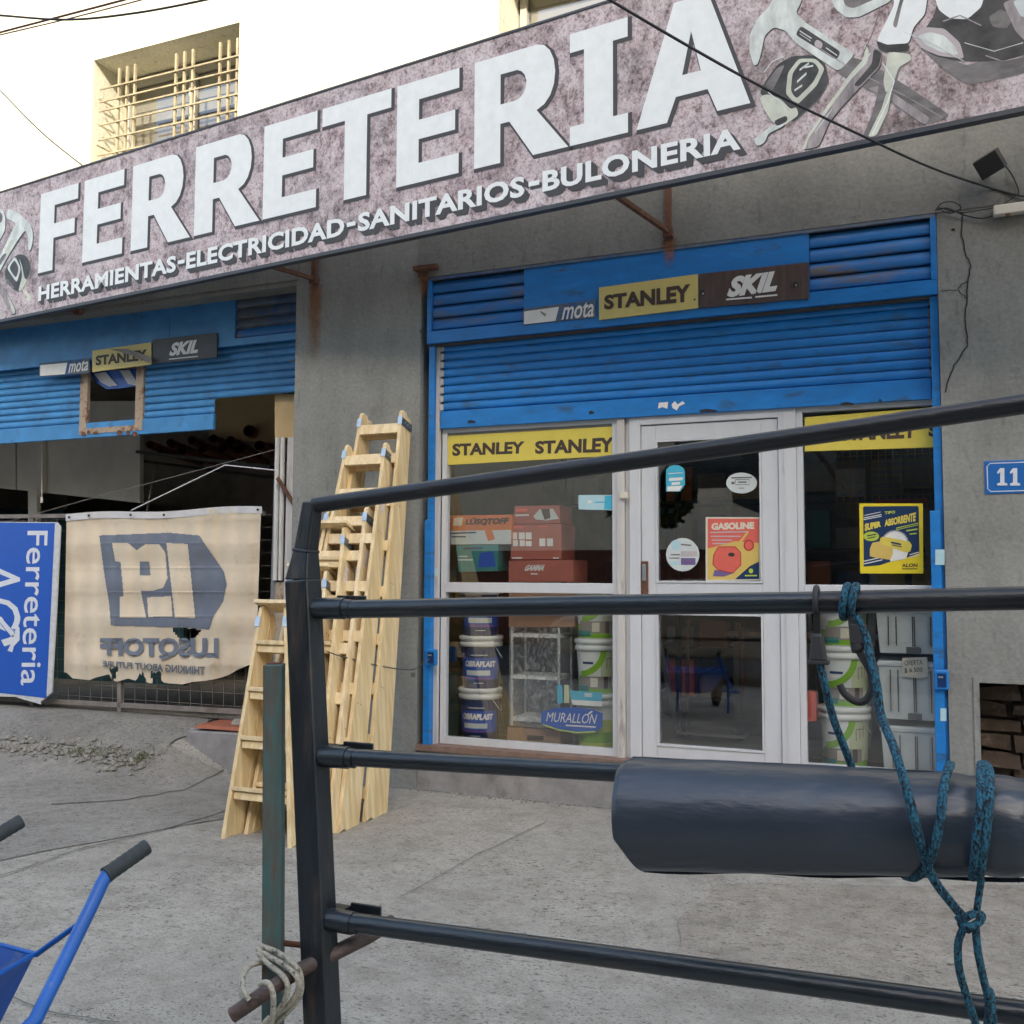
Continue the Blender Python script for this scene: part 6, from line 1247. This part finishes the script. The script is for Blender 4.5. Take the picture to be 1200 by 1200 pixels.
MB().tube([(-2.26,-5.12,.17),(-2.20,-5.12,.17)], .17, 28).build('tyre', 'tyre', wb_); MB().tube([(-2.48,-4.95,.16),(-2.23,-5.12,.17),(-1.97,-5.0,.16)], .012).build('axle', 'barrow_blue', wb_)

# ------------------------------------------------------------------ across the street (seen in the glass; tall block added to cast the shade)
hs = thing('low_house', 'beige rendered house across the street, mirrored in the shop glass', 'building', (-9, -15, 0))
MB().box(-22,-6.2,-20,-14,2.05,6.0).box(-6.2,-3.6,-20,-14.01,2.05,3.0).build('wall', 'beige_house', hs); MB().box(-22,-3.6,-19.9,-13.97,0,2.05).build('brick_base', 'brick_house', hs)
for x in (-16.5,-13.6): MB().box(x,x+.9,-13.98,-13.95,2.4,3.4).build('window', 'dark_pane', hs)
MB().box(-4.3,-3.6,-13.99,-13.9,2.05,3.3).build('chimney', 'beige_house', hs)
HT = 4.66+26.0/math.cos(SUN_AZ)*math.tan(SUN_EL)  # height set from the sun so the added block shades the sign
fb_ = thing('shade_block', 'tall dark block added across the street to shade the shop front', 'building', (5, -30, 0))
MB().box(-14, 34, -38, -26, 0, HT).build('wall', 'shade_block_wall', fb_)
mb = MB()
for i in range(16):
    for j in range(6): MB().box(-12.5+i*2.9, -11.2+i*2.9, -26.0, -25.96, 1.2+j*3.0, 2.6+j*3.0).build('window', 'dark_pane', fb_)
rn = random.Random(3)
def tree(x, y, h, r_, label):
    t = thing('street_tree', label, 'tree', (x, y, 0)); MB().tube([(x,y,0),(x+.05,y,h*.35),(x-.05,y+.1,h*.6)], [.16,.12,.07], 10).build('trunk', 'bark', t); mb = MB()
    for k in range(5): a = rn.uniform(0,6.3); mb.tube([(x,y,h*.45),(x+r_*.7*math.cos(a), y+r_*.7*math.sin(a), h*.75)], [.06,.02], 6)
    mb.build('limb', 'bark', t); mb = MB()
    for k in range(1500):
        a = rn.uniform(0,6.3); b_ = rn.uniform(-.7,1.3); q = rn.uniform(.35,1)**.6*r_*(1+.25*math.sin(3*a+2*b_)); c = Vector((x+q*math.cos(a)*math.cos(b_), y+q*math.sin(a)*math.cos(b_), h*.78+q*.8*math.sin(b_)))
        u = Vector((rn.gauss(0,1),rn.gauss(0,1),rn.gauss(0,1))).normalized()*.11; v = u.orthogonal().normalized()*.07; mb.poly([c-u, c+v, c+u, c-v])
    stuff(mb.build('crown', 'leaf_dark', t))
tree(-4.6, -11.5, 3.6, .7, 'small street tree across the road opposite the door'); tree(-1.2, -12.5, 6.5, 1.9, 'dense street tree across the road opposite the right window')
cable([(-20,-9,5.2),(-8,-9,4.1),(4,-9,5.0)], .02, 'upper street cable mirrored in the left window'); cable([(-20,-9.5,4.6),(-8,-9.4,3.5),(4,-9.3,4.6)], .02, 'lower street cable mirrored in the left window')
car = thing('parked_car', 'pale beige car parked across the road, mirrored in the door glass', 'car', (-3, -8.1, 0))
prof = [(-2.1,.35),(-2.1,.75),(-1.9,.88),(-1.1,.95),(-.45,1.42),(.9,1.45),(1.55,1.0),(2.05,.92),(2.15,.6),(2.1,.35)]
MB().prism([(-3+x,-9.0,z) for x, z in prof], (0,1.7,0)).build('body', 'car_paint', car, .05)
MB().poly([(-3-.95,-7.29,.98),(-3-.42,-7.29,1.34),(-3+.2,-7.29,1.36),(-3+.2,-7.29,.98)]).build('side_window', 'dark_pane', car); MB().poly([(-3+.28,-7.29,.98),(-3+.28,-7.29,1.36),(-3+.85,-7.29,1.37),(-3+1.35,-7.29,1.0)]).build('side_window', 'dark_pane', car)
for x in (-1.3, 1.35):
    for y in (-7.28, -8.95): MB().tube([(-3+x,y,.31),(-3+x,y-.18,.31)], .31, 20).build('wheel', 'tyre', car)
MB().box(-5.1,-.9,-7.295,-7.285,.60,.63).build('trim', 'tyre', car)
struct(MB().box(-30,20,-7.25,-6.9,-.10,.0).build('kerb', 'old_concrete'))
